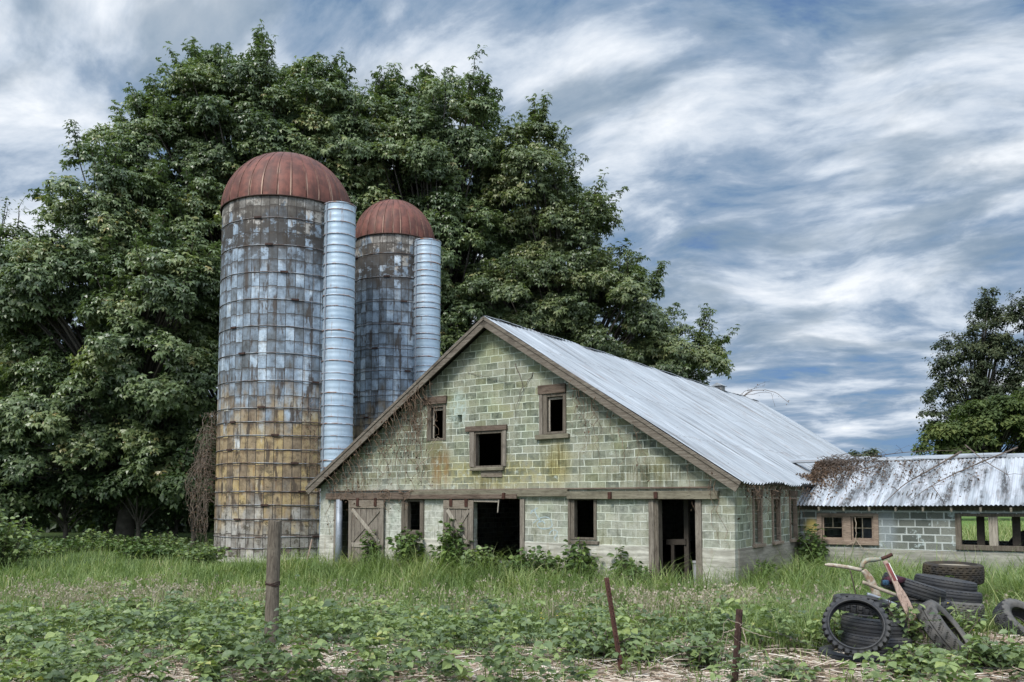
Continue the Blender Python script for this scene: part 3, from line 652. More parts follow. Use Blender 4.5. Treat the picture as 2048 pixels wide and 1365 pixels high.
def barn_door(u0, u1, zb, zt, tilt=0.0, planks=6, lab=None):
    d_ = empty('door', (u0, -.09, zb), 0, barn); d_.rotation_euler = (0, tilt, 0); w, h = u1 - u0, zt - zb
    if lab: d_['label'] = lab
    mb = MB(); pw = w / planks
    for i in range(planks): mb.box(i * pw + .006, (i + 1) * pw - .006, .0, .03, random.uniform(-.02, .03), h - .02, j=.004)
    mb.build('plank_panel', M['woodz'], d_, bevel=.003)
    for x in (0.0, w - .14):
        mb = MB(); mb.box(x, x + .14, -.032, -.002, 0, h - .26, j=.005); mb.build('stile', M['woodz'], d_, bevel=.004)
    mb = MB(); mb.box(0, w, -.034, -.002, h - .255, h, j=.006); mb.build('top_rail', M['woodx'], d_, bevel=.004)
    zr = h * .385
    mb = MB(); mb.box(.145, w - .145, -.03, -.002, zr - .12, zr + .02, j=.006); mb.build('lower_rail', M['pale'], d_, bevel=.004)
    a_, b_ = (.17, -.016, h - .29), (w - .17, -.016, zr + .06)
    mb = MB(); mb.beam((a_[0], -.016, b_[2]), (b_[0], -.016, a_[2]), .025, .11, (1, 0, 0)) if False else mb.beam((a_[0], -.016, b_[2]), (b_[0], -.016, a_[2]), .022, .11, (-1, 0, 1)); mb.build('cross_brace', M['woodz'], d_, bevel=.003)
    mb = MB(); mb.beam((a_[0], -.04, a_[2]), (b_[0], -.04, b_[2]), .024, .12, (1, 0, 1)); mb.build('cross_brace', M['pale'], d_, bevel=.003)
    for x in (w * .27, w * .78):
        mb = MB(); mb.box(x - .055, x + .055, -.06, -.036, h - .19, h + .06, j=.004); mb.build('hanger', M['rust'], d_)
    return d_
barn_door(1.45, 2.98, -.46, 1.77, 0, 6)
barn_door(5.36, 6.47, -.42, 1.78, .012, 5)
mb = MB(); mb.box(6.5, 7.40, -.10, -.07, 1.71, 1.79, j=.02); mb.build('broken_rail', M['pale'], barn)
mb = MB(); mb.beam((7.40, -.12, 1.78), (7.37, -.13, 1.42), .02, .03, (1, 0, 0)); mb.build('hanging_stick', M['pale'], barn)

# side windows (tall, narrow)
for v0, v1, z0, z1 in holes_s:
    f = None; mb = MB(); x0, x1 = BW - .07, BW + .035
    mb.box(x0, x1, v0 - .05, v0 + .02, z0 - .02, z1 + .02, j=.005); mb.box(x0, x1, v1 - .04, v1 + .05, z0 - .02, z1 + .02, j=.005); mb.box(x0, x1 - .005, v0 + .03, v1 - .05, z1 - .05, z1, j=.004)
    f = mb.build('window_frame', M['redwood'], barn, bevel=.004)
    mb = MB(); mb.box(BW - .1, BW + .09, v0 - .1, v1 + .12, z0 - .10, z0 - .02, j=.008); mb.build('sill', M['redwood'], f, bevel=.004)
    mb = MB(); mb.box(BW + .002, BW + .05, v0 - .08, v1 + .08, z1 + .03, z1 + .20, j=.008); mb.build('lintel', M['beamd'], f, bevel=.004)
    
# roof vent on the ridge
vent = empty('roof_vent', (APEX, 18.2, ZA), 0, barn); vent.scale = (.8, .8, .72)
mb = MB(); mb.box(-.22, .22, -.3, .3, -.1, .16, j=.01); mb.build('vent_box', M['grey_metal'], vent, bevel=.01)
mb = MB(); mb.add([(-.34, -.42, .18), (.34, -.42, .18), (.34, .42, .18), (-.34, .42, .18), (0, -.42, .40), (0, .42, .40)], [(0, 1, 4), (2, 3, 5), (1, 2, 5, 4), (3, 0, 4, 5), (0, 3, 2, 1)]); mb.build('vent_hood', M['roof'], vent)

# spray-paint marks on the front, thin ribbons of paint on the blocks
def stroke(name, pts, w, y, mat):
    P = curve_pts([(a, y, b) for a, b in pts], 26); vs = []; fs = []
    for i, p in enumerate(P):
        t = (P[min(i + 1, 25)] - P[max(i - 1, 0)]).normalized(); n_ = Vector((-t.z, 0, t.x)); ww = w * (.6 + .5 * random.random())
        for q, yo in ((1, 0), (-1, 0), (-1, .0025), (1, .0025)): vs.append(p + n_ * ww * q + Vector((0, yo, 0)))
    for i in range(25):
        a_ = i * 4
        fs += [(a_ + k, a_ + (k + 1) % 4, a_ + 4 + (k + 1) % 4, a_ + 4 + k) for k in range(4)]
    mb = MB(); mb.add(vs, fs); return mb
yb = -.0035
gs = MB()
for pts, w in (([(8.40, 1.46), (8.50, 1.50), (8.62, 1.56)], .018), ([(8.38, 1.40), (8.50, 1.49), (8.56, 1.40), (8.64, 1.28), (8.72, 1.19)], .018),
               ([(8.47, 1.14), (8.58, 1.22), (8.72, 1.29), (8.92, 1.31), (9.05, 1.22), (9.08, 1.08), (8.98, 1.01), (8.80, .99), (8.66, 1.03), (8.60, 1.12), (8.72, 1.23)], .015),
               ([(8.66, 1.16), (8.78, 1.20), (8.86, 1.13)], .02),
               ([(8.99, .84), (9.05, .93), (9.16, .97), (9.25, .91), (9.20, .80), (9.15, .76), (9.20, .68)], .014)):
    q = stroke('s', pts, w, yb, None); gs.add(q.v, q.f)
gs.build('graffiti', M['spray'], barn)
gs = MB()
for pts, w in (([(10.72, .02), (10.80, .06), (10.88, .0), (10.90, -.12), (10.84, -.2)], .02), ([(10.13, .46), (10.30, .455), (10.44, .46)], .008), ([(10.27, .47), (10.275, .36), (10.28, .26)], .010)):
    q = stroke('s', pts, w, -.0225, None); q.build('graffiti', M['chalk'], barn)

# things inside the barn
def inside(name, label, cat, u, v, build):
    e = empty(name, bw(u, v, -.42), -A); tag(e, label, cat); build(e); return e
def b_posts(e):
    mb = MB(); mb.box(-.06, .06, -.06, .06, 0, 3.5); mb.build('upright', M['rough'], e)
    mb = MB(); mb.beam((-.55, -.02, 1.12), (.0, -.08, 1.14), .04, .14); mb.build('cross_rail', M['rough'], e)
    mb = MB(); mb.box(-.42, -.34, -.05, .03, 0, 1.1); mb.build('upright', M['rough'], e)
inside('stall_post', 'bare timber stall post with rail standing inside the far right doorway', 'post', 12.62, .75, b_posts)
def b_barrel(e):
    mb = MB(); mb.tube([(0, 0, z) for z in (0, .05, .3, .6, .64, .66)], [.16, .17, .185, .19, .20, .19], 16); mb.build('bucket_body', M['enamel'], e, True)
    mb = MB(); mb.tube([(0, 0, .60), (0, 0, .625)], .205, 16); mb.build('rim', M['enamel'], e, True)
inside('bucket', 'tall pale bucket standing inside the far right doorway', 'bucket', 12.85, 1.0, b_barrel)
def b_bench(e):
    mb = MB(); mb.box(-.4, .4, -.2, .2, .82, .88); mb.build('top', M['grey_metal'], e)
    for x in (-.36, .36):
        for y in (-.16, .16):
            mb = MB(); mb.box(x - .03, x + .03, y - .03, y + .03, 0, .82); mb.build('leg', M['rough'], e)
inside('workbench', 'dusty workbench in the dark of the wide middle doorway', 'bench', 7.5, 2.2, b_bench)
def b_box(e):
    mb = MB(); mb.box(-.22, .22, -.15, .15, 0, .42, j=.02); mb.build('carton', M['enamel'], e)
    mb = MB(); mb.beam((-.2, -.18, .43), (.2, -.3, .40), .02, .16, (0, 1, 0)); mb.build('flap', M['enamel'], e)
inside('carton', 'grey open carton on the floor of the wide middle doorway', 'box', 6.98, .6, b_box)
def b_sheet(e):
    for i, (z, r_) in enumerate(((.3, .5), (.62, -.4), (.95, .7))):
        mb = MB(); mb.box(-.32, .32, -.01, .01, -.22, .22, Matrix.Translation((.0, .05 * i, z)) @ Matrix.Rotation(r_, 4, 'Y') @ Matrix.Rotation(-.5, 4, 'X'), j=.03); mb.build('crumpled_sheet', M['grey_metal'], e)
inside('scrap_pile', 'crumpled grey sheet metal piled between the downpipe and the left door', 'scrap', 1.3, .45, b_sheet)
def b_stick(e):
    mb = MB(); mb.beam((0, 0, 0), (.22, .06, .92), .03, .045); mb.build('stake', M['paddle'], e)
e = empty('stake', bw(-.28, -.35, -.45), -A); tag(e, 'pale wooden stake leaning on the left corner of the barn', 'stake'); b_stick(e)

# ------------------------------------------------------------------ low wing on the right
wing = empty('low_wing', (LX, LY, 0), -A)
tag(wing, 'low block shed wing with stained metal roof and paired windows right of the barn', 'shed')
U0, U1 = BW + .02, BW + 13.0; WD = 5.6; WE, WR = 1.62, 3.03; VE = WV - .38; VR = WV + WD / 2
bay = [(18.20 + k * 3.6, 21.4 + k * 3.6) for k in range(2)]
wh = [(14.72, 16.14, .62, 1.36)] + [(a_, b_, .58, 1.38) for a_, b_ in bay]
slab(U0, U1, .44, 1.50, wh, .2, 'u', WV, wing, 'front_wall', M['wing'])
slab(U0, U1, ZB, .44, [], .23, 'u', WV - .015, wing, 'plinth', M['plinth_wing'])
slab(U0, U1, ZB, 1.5, [(17.2, 20.6, .50, 1.40), (21.0, 24.6, .5, 1.4)], .2, 'u', WV + WD - .2, wing, 'rear_wall', M['wing'])
mb = MB(); mb.box(U0, U1, WV + .25, WV + WD - .25, ZB, -.40); mb.build('wing_floor', M['soil'], wing)
def rib(T):
    q = np.mod(T, .232) / .232
    return np.where(q < .16, np.sin(q / .16 * np.pi), .12 * np.sin(q * 12 * np.pi))
corrugated('roof', (U0 - .15, VR, WR), (U0 - .15, VE, WE), (1, 0, 0), U1 - U0 + .5, .105, .016, M['wroof'], wing, 8, .05, 8)
corrugated('roof', (U0 + .2, VR, WR), (U0 + .2, 2 * VR - VE, WE), (1, 0, 0), U1 - U0 + .1, .105, .016, M['wroof'], wing, 6, .04, 9)
mb = MB()
for i in range(12):
    a_, b_ = U0 - 1.0 + i * 1.2, U0 - 1.0 + (i + 1) * 1.2 - .004; h_ = .02 + .02 * math.sin(i * 2.1)
    for sg in (-1, 1):
        mb.add([(a_, VR, WR + .05 + h_), (b_, VR, WR + .05 + h_), (b_, VR + sg * .20, WR - .045 + h_), (a_, VR + sg * .20, WR - .045 + h_)], [(0, 1, 2, 3)])
        mb.add([(a_, VR + sg * .20, WR - .045 + h_), (b_, VR + sg * .20, WR - .045 + h_), (b_, VR + sg * .20, WR - .08 + h_), (a_, VR + sg * .20, WR - .08 + h_)], [(0, 1, 2, 3)])
mb.build('ridge_cap', M['roof'], wing)
ws = (WR - WE) / (VR - VE)
mb = MB()
for sg in (0, 1):
    v_ = VE + .08 if sg == 0 else 2 * VR - VE - .08
    vs = [(U0, VR, WR - .04), (U1, VR, WR - .04), (U1, v_, WR - .04 - ws * (VR - VE - .08)), (U0, v_, WR - .04 - ws * (VR - VE - .08))]
    vs += [(a_, b_, c_ - .03) for a_, b_, c_ in vs]; mb.add(vs, [(0, 1, 2, 3), (7, 6, 5, 4), (0, 4, 5, 1), (1, 5, 6, 2), (2, 6, 7, 3), (3, 7, 4, 0)])
mb.build('roof_sheathing', M['rough'], wing)
mb = MB(); mb.box(U0, U1, WV - .02, WV + .15, 1.502, 1.70, j=.004); mb.build('wall_plate', M['frame'], wing)
mb = MB(); mb.box(U0, U1, WV + WD - .15, WV + WD, 1.502, 1.70); mb.build('wall_plate', M['frame'], wing)
for i in range(16):
    u = 14.75 + i * .66
    mb = MB(); n_ = Vector((0, -ws, 1)).normalized()
    mb.beam((u, WV + .2, WE + ws * (WV + .2 - VE) - .13), (u, VE + .06, WE + ws * .06 - .13), .05, .11, n_); mb.build('rafter_tail', M['pale'], wing, bevel=.003)
def wframe(u0, u1, z0, z1, posts, mat, sills=True):
    mb = MB(); y0, y1 = WV - .035, WV + .12
    mb.box(u0 - .10, u0 + .03, y0, y1, z0 - .02, z1 + .04, j=.004); mb.box(u1 - .03, u1 + .10, y0, y1, z0 - .02, z1 + .04, j=.004)
    mb.box(u0 + .03, u1 - .03, y0 + .004, y1, z1 - .035, z1 + .04, j=.004)
    f = mb.build('window_frame', mat, wing, bevel=.004)
    for a_, b_ in posts:
        mb = MB(); mb.box(a_, b_, y0 + .006, y1, z0, z1 - .04, j=.005); mb.build('mullion', M['pale'] if mat is M['frame'] else mat, f, bevel=.004)
    mb = MB(); mb.box(u0 - .10, u1 + .10, WV - .07, WV + .13, z0 - .09, z0 + .03, j=.006); mb.build('sill', mat, f, bevel=.005)
    return f
f = wframe(14.72, 16.14, .62, 1.36, [(15.33, 15.53)], M['redwood'])
for a_, b_ in ((14.75, 15.33), (15.53, 16.11)):
    mb = MB()
    mb.box(a_ + .004, a_ + .05, WV + .02, WV + .06, .655, 1.32); mb.box(b_ - .05, b_ - .004, WV + .02, WV + .06, .655, 1.32); mb.box(a_ + .05, b_ - .05, WV + .02, WV + .06, .655, .72); mb.box(a_ + .05, b_ - .05, WV + .02, WV + .06, 1.28, 1.32)
    s_ = mb.build('sash', M['redwood'], f, bevel=.003)
    mb = MB(); mb.box(a_ + .05, b_ - .05, WV + .03, WV + .05, .985, 1.005); mb.build('muntin', M['beaml'], s_)
    mb = MB(); q = (a_ + b_) / 2; mb.box(q - .01, q + .01, WV + .03, WV + .05, (.725 if a_ > 15 else 1.007), 1.278); mb.build('muntin', M['beaml'], s_)
for a_, b_ in bay:
    wframe(a_, b_, .58, 1.38, [(a_ + .65, a_ + .85), (a_ + 1.9, a_ + 2.05)], M['frame'])
for u_ in (18.62, 19.42, 22.3, 23.1):
    mb = MB(); mb.box(u_ - .09, u_ + .09, WV + .5, WV + .68, -.40, 1.75, j=.006); mb.build('inner_post', M['rough'], wing)
# white machine standing inside
mach = empty('machine', bw(15.95, WV + 1.3, -.40), -A); tag(mach, 'white enamel machine with round dark opening behind the wing window', 'machine')
mb = MB(); mb.box(-.45, .45, 0, .6, 0, 1.62, j=.01); mb.build('casing', M['enamel'], mach, bevel=.02)
mb = MB(); mb.tube([(0, -.03, 1.28), (0, .01, 1.28)], .15, 20); mb.build('round_opening', M['rubber'], mach)
mb = MB(); mb.box(-.3, .3, -.02, .002, .85, 1.06); mb.build('front_panel', M['rust'], mach)

# ------------------------------------------------------------------ silos
def silo(cx, cy, Rr, ztop, dome_h, hoops, label, seed, chute_c, chute_r, chute_top, ring_step):
    e = empty('silo', (cx, cy, 0)); tag(e, label, 'silo', 'tiled silos with rusted domes')
    n = 96; zb = -.7
    V = [(Rr * math.cos(2 * math.pi * i / n), Rr * math.sin(2 * math.pi * i / n), z) for z in (zb, -.28, ztop) for i in range(n)]
    Fq = [(k * n + i, k * n + (i + 1) % n, (k + 1) * n + (i + 1) % n, (k + 1) * n + i) for k in (0, 1) for i in range(n)]
    np_mesh('tiled_wall', V, Fq, silo_mat('silo_tiles_%d' % seed, Rr, -.45, ztop), e, smooth=True)
    mb = MB(); mb.tube([(0, 0, -.7), (0, 0, -.36)], Rr + .07, 64); mb.build('footing', M['plinth'], e)
    for hz_ in hoops:
        a0 = random.uniform(3.6, 5.6); mb = MB()
        pts = [(math.cos(2 * math.pi * i / 72) * (Rr + .012), math.sin(2 * math.pi * i / 72) * (Rr + .012), hz_ + .012 * math.sin(i * .35 + hz_)) for i in range(73)]
        mb.tube(pts, .016, 5)
        h_ = mb.build('hoop', M['hoop'], e, True)
        mb = MB(); t = Vector((-math.sin(a0), math.cos(a0), 0)); p = Vector((math.cos(a0) * (Rr + .035), math.sin(a0) * (Rr + .035), hz_))
        mb.beam(p - t * .14, p + t * .14, .05, .07); mb.build('turnbuckle', M['darkrust'], h_)
    # dome, gores with raised seams
    d_ = bpy.data.objects.new('dome', None); C.objects.link(d_); d_.parent = e; d_.location = (0, 0, ztop)
    G = 30; per = 6; nn = G * per; rows = 22; V = []
    for k in range(rows + 1):
        t = k / rows * math.pi / 2
        for i in range(nn):
            a = 2 * math.pi * i / nn; f_ = (i % per) / per; bow = 1 + .012 * math.sin(f_ * math.pi)
            V.append(((Rr + .05) * math.cos(t) * bow * math.cos(a), (Rr + .05) * math.cos(t) * bow * math.sin(a), dome_h * math.sin(t) * (1 + .004 * bow)))
    Fq = [(k * nn + i, k * nn + (i + 1) % nn, (k + 1) * nn + (i + 1) % nn, (k + 1) * nn + i) for k in range(rows) for i in range(nn)]
    np_mesh('dome_shell', V, Fq, M['dome'], d_, smooth=True)
    for g in range(G):
        a = 2 * math.pi * g / G; mb = MB()
        mb.tube([((Rr + .06) * math.cos(k / 14 * math.pi / 2) * math.cos(a), (Rr + .06) * math.cos(k / 14 * math.pi / 2) * math.sin(a), (dome_h + .012) * math.sin(k / 14 * math.pi / 2)) for k in range(15)], .020, 5)
        mb.build('seam', M['domerib'], d_, True)
    mb = MB(); mb.tube([(math.cos(2 * math.pi * i / 64) * (Rr + .06), math.sin(2 * math.pi * i / 64) * (Rr + .06), 0) for i in range(65)], .03, 5); mb.build('rim', M['darkrust'], d_, True)
    # chute
    q = empty('chute', (chute_c[0] - cx, chute_c[1] - cy, 0), 0, e)
    z = -.5; V = []; k = 0; zs = []
    while z < chute_top: zs.append(z); z += .06
    zs.append(chute_top); m_ = 40
    for z in zs:
        ph = math.fmod(z + 10, ring_step) / ring_step
        r_ = chute_r + .006 * math.cos(ph * 2 * math.pi * 2)
        V += [(r_ * math.cos(2 * math.pi * i / m_), r_ * math.sin(2 * math.pi * i / m_), z) for i in range(m_)]
    Fq = [(a * m_ + i, a * m_ + (i + 1) % m_, (a + 1) * m_ + (i + 1) % m_, (a + 1) * m_ + i) for a in range(len(zs) - 1) for i in range(m_)]
    np_mesh('chute_pipe', V, Fq, M['chute'], q, smooth=True)
    z = chute_top - .02; i_ = 0; rr_ = random.Random(seed)
    while z > 1.5:
        mb = MB(); mb.tube([(math.cos(2 * math.pi * i / 40) * (chute_r + .012), math.sin(2 * math.pi * i / 40) * (chute_r + .012), z + .006 * math.sin(i * .3)) for i in range(41)], .020 if i_ % 3 else .028, 5); mb.build('band', M['chutering'], q, True)
        z -= ring_step * (1 if i_ % 4 else .62) * rr_.uniform(.93, 1.07); i_ += 1
    mb = MB()
    mb.add([(math.cos(2 * math.pi * i / 40) * (chute_r + .03), math.sin(2 * math.pi * i / 40) * (chute_r + .03), chute_top + .02 + .02 * math.sin(i * .9)) for i in range(40)] + [(0, 0, chute_top + .1)], [(i, (i + 1) % 40, 40) for i in range(40)])
    mb.build('chute_cap', M['grey_metal'], q)
    # seam strip where the chute meets the wall
    tdir = Vector((chute_c[0] - cx, chute_c[1] - cy, 0)).normalized(); side = Vector((tdir.y, -tdir.x, 0))
    if side.y > 0 or side.x > 0: side = -side
    p = side * (chute_r + .02) - tdir * .1
    mb = MB(); mb.tube([(p.x, p.y, -.4), (p.x, p.y, chute_top - .05)], .03, 6); mb.build('seam_strip', M['pipe'], q)
    return e
def hz_at(y, Y): return at(545, y, Y).z
H1 = [hz_at(y, 30.4) for y in (437, 491, 545, 599, 653, 707, 761.5, 815.7, 843.6, 870.9, 899.3, 926.6, 955, 983.5, 1010.7, 1039.2, 1075, 1097, 1117)]
z1 = hz_at(393.5, 30.42)
c1 = at(676, 700, 31.35)
silo(-9.22, 32.85, 2.57, z1, at(570, 303, 32.2).z - z1, H1, 'taller tiled silo with rusty dome, bluish above and ochre below, nearer the camera', 1, (c1.x, c1.y), .61, at(676, 404, 30.8).z, .46)
H2 = [at(770, y, 36.5).z for y in (507, 554, 603, 649, 697, 742, 791, 835, 880, 925, 960, 1000, 1040)]
z2 = at(770, 468, 36.45).z
c2 = at(854, 600, 37.0)
silo(-5.66, 38.3, 1.90, z2, at(787, 397, 37.8).z - z2, H2, 'smaller blue-grey tiled silo with rusty dome, behind the barn rake', 2, (c2.x, c2.y), .62, at(854, 477, 36.4).z, .40)
# small brace ladder beside the big silo
mb = MB()
for y0_, y1_ in ((835, 860), (895, 870), (990, 1012), (1048, 1026), (1052, 1080)):
    pass

# ------------------------------------------------------------------ foliage tools
OVATE_V = np.array([[0, 0, 0], [-.34, .42, .07], [.34, .42, .07], [0, 1, -.12], [0, .5, -.02]], float); OVATE_F = np.array([[0, 4, 1], [0, 2, 4], [1, 4, 3], [4, 2, 3]])
ROUND_V = np.array([[0, 0, 0], [-.30, .22, .05], [-.40, .52, .07], [-.20, .82, .0], [0, 1.02, -.12], [.20, .82, .0], [.40, .52, .07], [.30, .22, .05], [0, .5, -.03]], float)
ROUND_F = np.array([[i, (i + 1) % 8, 8] for i in range(8)])[:, ::-1]
def maple_leaf():
    V = [[0, 0, 0]]; Fq = []
    for a, l, w in ((0, 1.0, .20), (.95, .82, .18), (-.95, .82, .18)):
        ca_, sa_ = math.cos(a), math.sin(a)
        for x, y, z in ((-w, l * .5, .03), (0, l, -.28 * l), (w, l * .5, .03)): V.append([x * ca_ + y * sa_, -x * sa_ + y * ca_, z])
        i = len(V) - 3; Fq += [[0, i + 2, i], [i, i + 2, i + 1]]
    return np.array(V), np.array(Fq)
MAPLE_V, MAPLE_F = maple_leaf()
def unit(a): return a / np.maximum(np.linalg.norm(a, axis=1, keepdims=True), 1e-9)
def leaves(tv, tf, P, D, N, size, rnd):
    """instances of a leaf template as plain arrays"""
    D = unit(D); X = unit(np.cross(D, N)); Z = np.cross(X, D); s = size[:, None, None]
    V = P[:, None, :] + s * (tv[None, :, 0:1] * X[:, None, :] + tv[None, :, 1:2] * D[:, None, :] + tv[None, :, 2:3] * Z[:, None, :])
    k = len(tv); Fq = tf[None] + (np.arange(len(P)) * k)[:, None, None]
    return V.reshape(-1, 3), Fq.reshape(-1, 3), np.repeat(rnd, k)
def rdir(r, n):
    v = r.normal(size=(n, 3)); return unit(v)

def tree(name, label, cat, base, ells, clump_area, rc, ros, lpr, lsize, seed, mat, tmpl='maple', sprigs=40, trunk_r=.45, group=None, bark=None, back=.55):
    """tapered trunk, limbs to every bough, and a crown of leaf rosettes on overlapping boughs"""
    r = np.random.default_rng(seed); e = empty(name, (base[0], base[1], g1(*base))); tag(e, label, cat, group)
    B = np.array([base[0], base[1], 0.0]); zg = g1(*base); O = np.array([base[0], base[1], zg])
    cl = []
    for (c, rad) in ells:
        c = np.array(c, float); rad = np.maximum(np.array(rad, float) - rc * .75, rc * .5)
        area = 4 * np.pi * (((rad[0] * rad[1]) ** 1.6 + (rad[0] * rad[2]) ** 1.6 + (rad[1] * rad[2]) ** 1.6) / 3) ** (1 / 1.6)
        n = max(4, int(area / clump_area)); d_ = rdir(r, n * 2)
        keep = (d_[:, 1] < .25) | (r.random(n * 2) < back * .6); d_ = d_[keep][:n]
        p = c + d_ * rad * r.uniform(.50, 1.10, (len(d_), 1))
        for q, dd in zip(p, d_):
            if q[2] < zg + .6: continue
            inside_ = sum(1 for (c2, r2) in ells if (((q - np.array(c2)) / np.array(r2)) ** 2).sum() < .32)
            if inside_ == 0 or r.random() < .25: cl.append((q, dd))
    for (c, rad) in ells:
        for _ in range(4):
            q = np.array(c) + rdir(r, 1)[0] * np.array(rad) * r.uniform(.1, .5)
            if q[2] > zg + .6: cl.append((q, rdir(r, 1)[0] * np.array([1, -.6, 1])))
    Ps, Ds, Ns, Ss, Rs = [], [], [], [], []
    def rosette(P, axis, k, tint):
        n = len(P); P = np.repeat(P, k, 0); axis = np.repeat(axis, k, 0); tint = np.repeat(tint, k)
        h = rdir(r, n * k); h = unit(h - axis * (h * axis).sum(1, keepdims=True))
        droop = r.uniform(.15, .75, (n * k, 1))
        D = unit(h + axis * r.uniform(-.1, .5, (n * k, 1)) - np.array([[0, 0, 1.0]]) * droop)
        N = unit(axis * .7 + np.array([[0, 0, .8]]) + h * .5 + rdir(r, n * k) * .35)
        Ps.append(P + D * lsize * .22 + r.normal(size=P.shape) * lsize * .45); Ds.append(D); Ns.append(N); Ss.append(lsize * r.uniform(.5, 1.4, n * k)); Rs.append(np.clip(tint + r.normal(0, .13, n * k), 0, 1))
    limb = MB(); tops = (max(c[2] + rd[2] * .5 for c, rd in ells) - zg) * .80
    cmean = np.mean([c for c, _ in ells], axis=0)
    tp = [Vector((0, 0, -.3)), Vector((.1, 0, tops * .2)), Vector(((cmean[0] - B[0]) * .4, (cmean[1] - B[1]) * .4, tops * .5)), Vector((cmean[0] - B[0], cmean[1] - B[1], tops))]
    tpts = curve_pts(tp, 12)
    trunk = MB(); trunk.tube(tpts, [trunk_r * (1.25 if i == 0 else (1 - i / 11.5)) + .03 for i in range(12)], 10)
    for q, dd in cl:
        cr = rc * r.uniform(.65, 1.3); n = max(5, int(ros * (cr / rc) ** 2)); tint = r.uniform(.12, .78)
        d_ = rdir(r, n * 3); sc = d_[:, 2] * .9 + (d_ * dd).sum(1) * .8; d_ = d_[np.argsort(-sc)][:int(n * 1.5)]; d_ = d_[r.permutation(len(d_))[:n]]
        P = q + d_ * np.array([cr, cr, cr * .62]) * r.uniform(.55, 1.0, (len(d_), 1))
        rosette(P, unit(d_ * .7 + dd * .35 + np.array([[0, 0, .45]])), lpr, np.clip(tint + r.normal(0, .08, len(d_)), 0, 1))
        loc = Vector(q - O); hgt = loc.z; j = tpts[min(11, max(2, int(11 * min(1, (hgt * .62) / max(tops, .1)))))]
        mid = j.lerp(loc, .5) + Vector((0, 0, (loc - j).length * .10))
        limb.tube(curve_pts([j, mid, loc], 7), [trunk_r * .26 * (1 - i / 6.6) + .012 for i in range(7)], 5)
    # sprigs that stand out of the outline
    if sprigs and cl:
        outer = sorted(cl, key=lambda t: -(t[1][2] + .6 * abs(t[1][0]) + r.uniform(0, .5)))[:max(1, len(cl) // 2)]
        for k in range(sprigs):
            q, dd = outer[int(r.integers(len(outer)))]
            ax = unit((dd * np.array([.8, .3, .8]) + np.array([0, 0, .75]) + r.normal(0, .25, 3))[None])[0]; L = rc * r.uniform(.8, 1.9)
            ts = np.linspace(.35, 1, 7); P = q + ax * (ts[:, None] * L + rc * .35) + r.normal(0, .10, (7, 3))
            rosette(P, np.repeat(unit((ax + np.array([0, 0, .3]))[None]), 7, 0), max(4, lpr - 2), np.full(7, r.uniform(.1, .5)))
            limb.tube([Vector(q - O), Vector(P[3] - O), Vector(P[6] - O)], [.035, .022, .01], 4)
    tv, tf = (MAPLE_V, MAPLE_F) if tmpl == 'maple' else (OVATE_V, OVATE_F)
    V, Fq, rn = leaves(tv, tf, np.concatenate(Ps), np.concatenate(Ds), np.concatenate(Ns), np.concatenate(Ss), np.concatenate(Rs))
    np_mesh('crown', V - O, Fq, mat, e, {'rnd': rn})
    t_ = trunk.build('trunk', bark or M['bark'], e, True); limb.build('limbs', bark or M['bark'], t_, True)
    return e
def ell(px_, py_, rx, ry, Y, dy=None):
    s = Y / F_PX; c = at(px_, py_, Y); return (tuple(c), (rx * s, (dy if dy else min(rx, ry) * s), ry * s))

# big maples behind the silos and barn
def gp(px_, Y): p = at(px_, 1010, Y); return (p.x, p.y)
GT = 'broadleaf trees behind the barn and silos'
tree('maple_tree', 'tallest spreading maple, its crown rising straight behind the taller silo', 'tree', gp(500, 51),
     [ell(510, 315, 180, 212, 51, 6.5), ell(362, 362, 155, 155, 50, 6), ell(610, 330, 170, 200, 51, 6), ell(705, 320, 105, 150, 52, 5), ell(500, 560, 250, 230, 50, 7)], 2.15, 1.2, 38, 7, .29, 21, M['maple'], sprigs=260, trunk_r=.6, group=GT)
tree('maple_tree', 'broad maple leaning over the field at the left, in front of the darker edge trees', 'tree', gp(250, 43),
     [ell(232, 470, 120, 190, 44, 5), ell(150, 620, 165, 170, 43, 5), ell(330, 700, 150, 240, 42, 5), ell(150, 850, 210, 150, 42, 4.5), ell(355, 900, 85, 110, 41, 3)], 2.15, 1.2, 40, 7, .29, 22, M['maple'], sprigs=120, trunk_r=.5, group=GT)
tree('maple_tree', 'maple behind the smaller silo, its two upright tops left of the open sky', 'tree', gp(880, 53),
     [ell(900, 330, 120, 180, 53, 6), ell(780, 360, 130, 180, 53, 6), ell(860, 560, 220, 210, 52, 6), ell(850, 800, 200, 150, 52, 5)], 2.15, 1.2, 38, 7, .29, 23, M['maple'], sprigs=220, trunk_r=.55, group=GT)
tree('maple_tree', 'olive green maple sloping down behind the barn roof towards open sky', 'tree', gp(1130, 52),
     [ell(1050, 390, 95, 165, 52, 5), ell(1120, 530, 110, 180, 52, 5), ell(1225, 650, 120, 150, 51, 5), ell(1352, 730, 95, 112, 51, 4), ell(1040, 640, 160, 160, 51, 5), ell(1010, 790, 170, 130, 51, 5), ell(1210, 810, 170, 110, 51, 4)], 2.1, 1.15, 38, 7, .28, 24, M['maple2'], sprigs=240, trunk_r=.5, group=GT)
tree('edge_tree', 'dark tree with small leaves at the left edge behind the field', 'tree', gp(20, 47),
     [ell(20, 560, 95, 125, 48, 4), ell(-60, 660, 120, 170, 47, 4), ell(40, 720, 110, 120, 47, 4)], 3.0, 1.3, 60, 6, .22, 25, M['maple2'], 'ovate', sprigs=40, trunk_r=.35, group=GT)
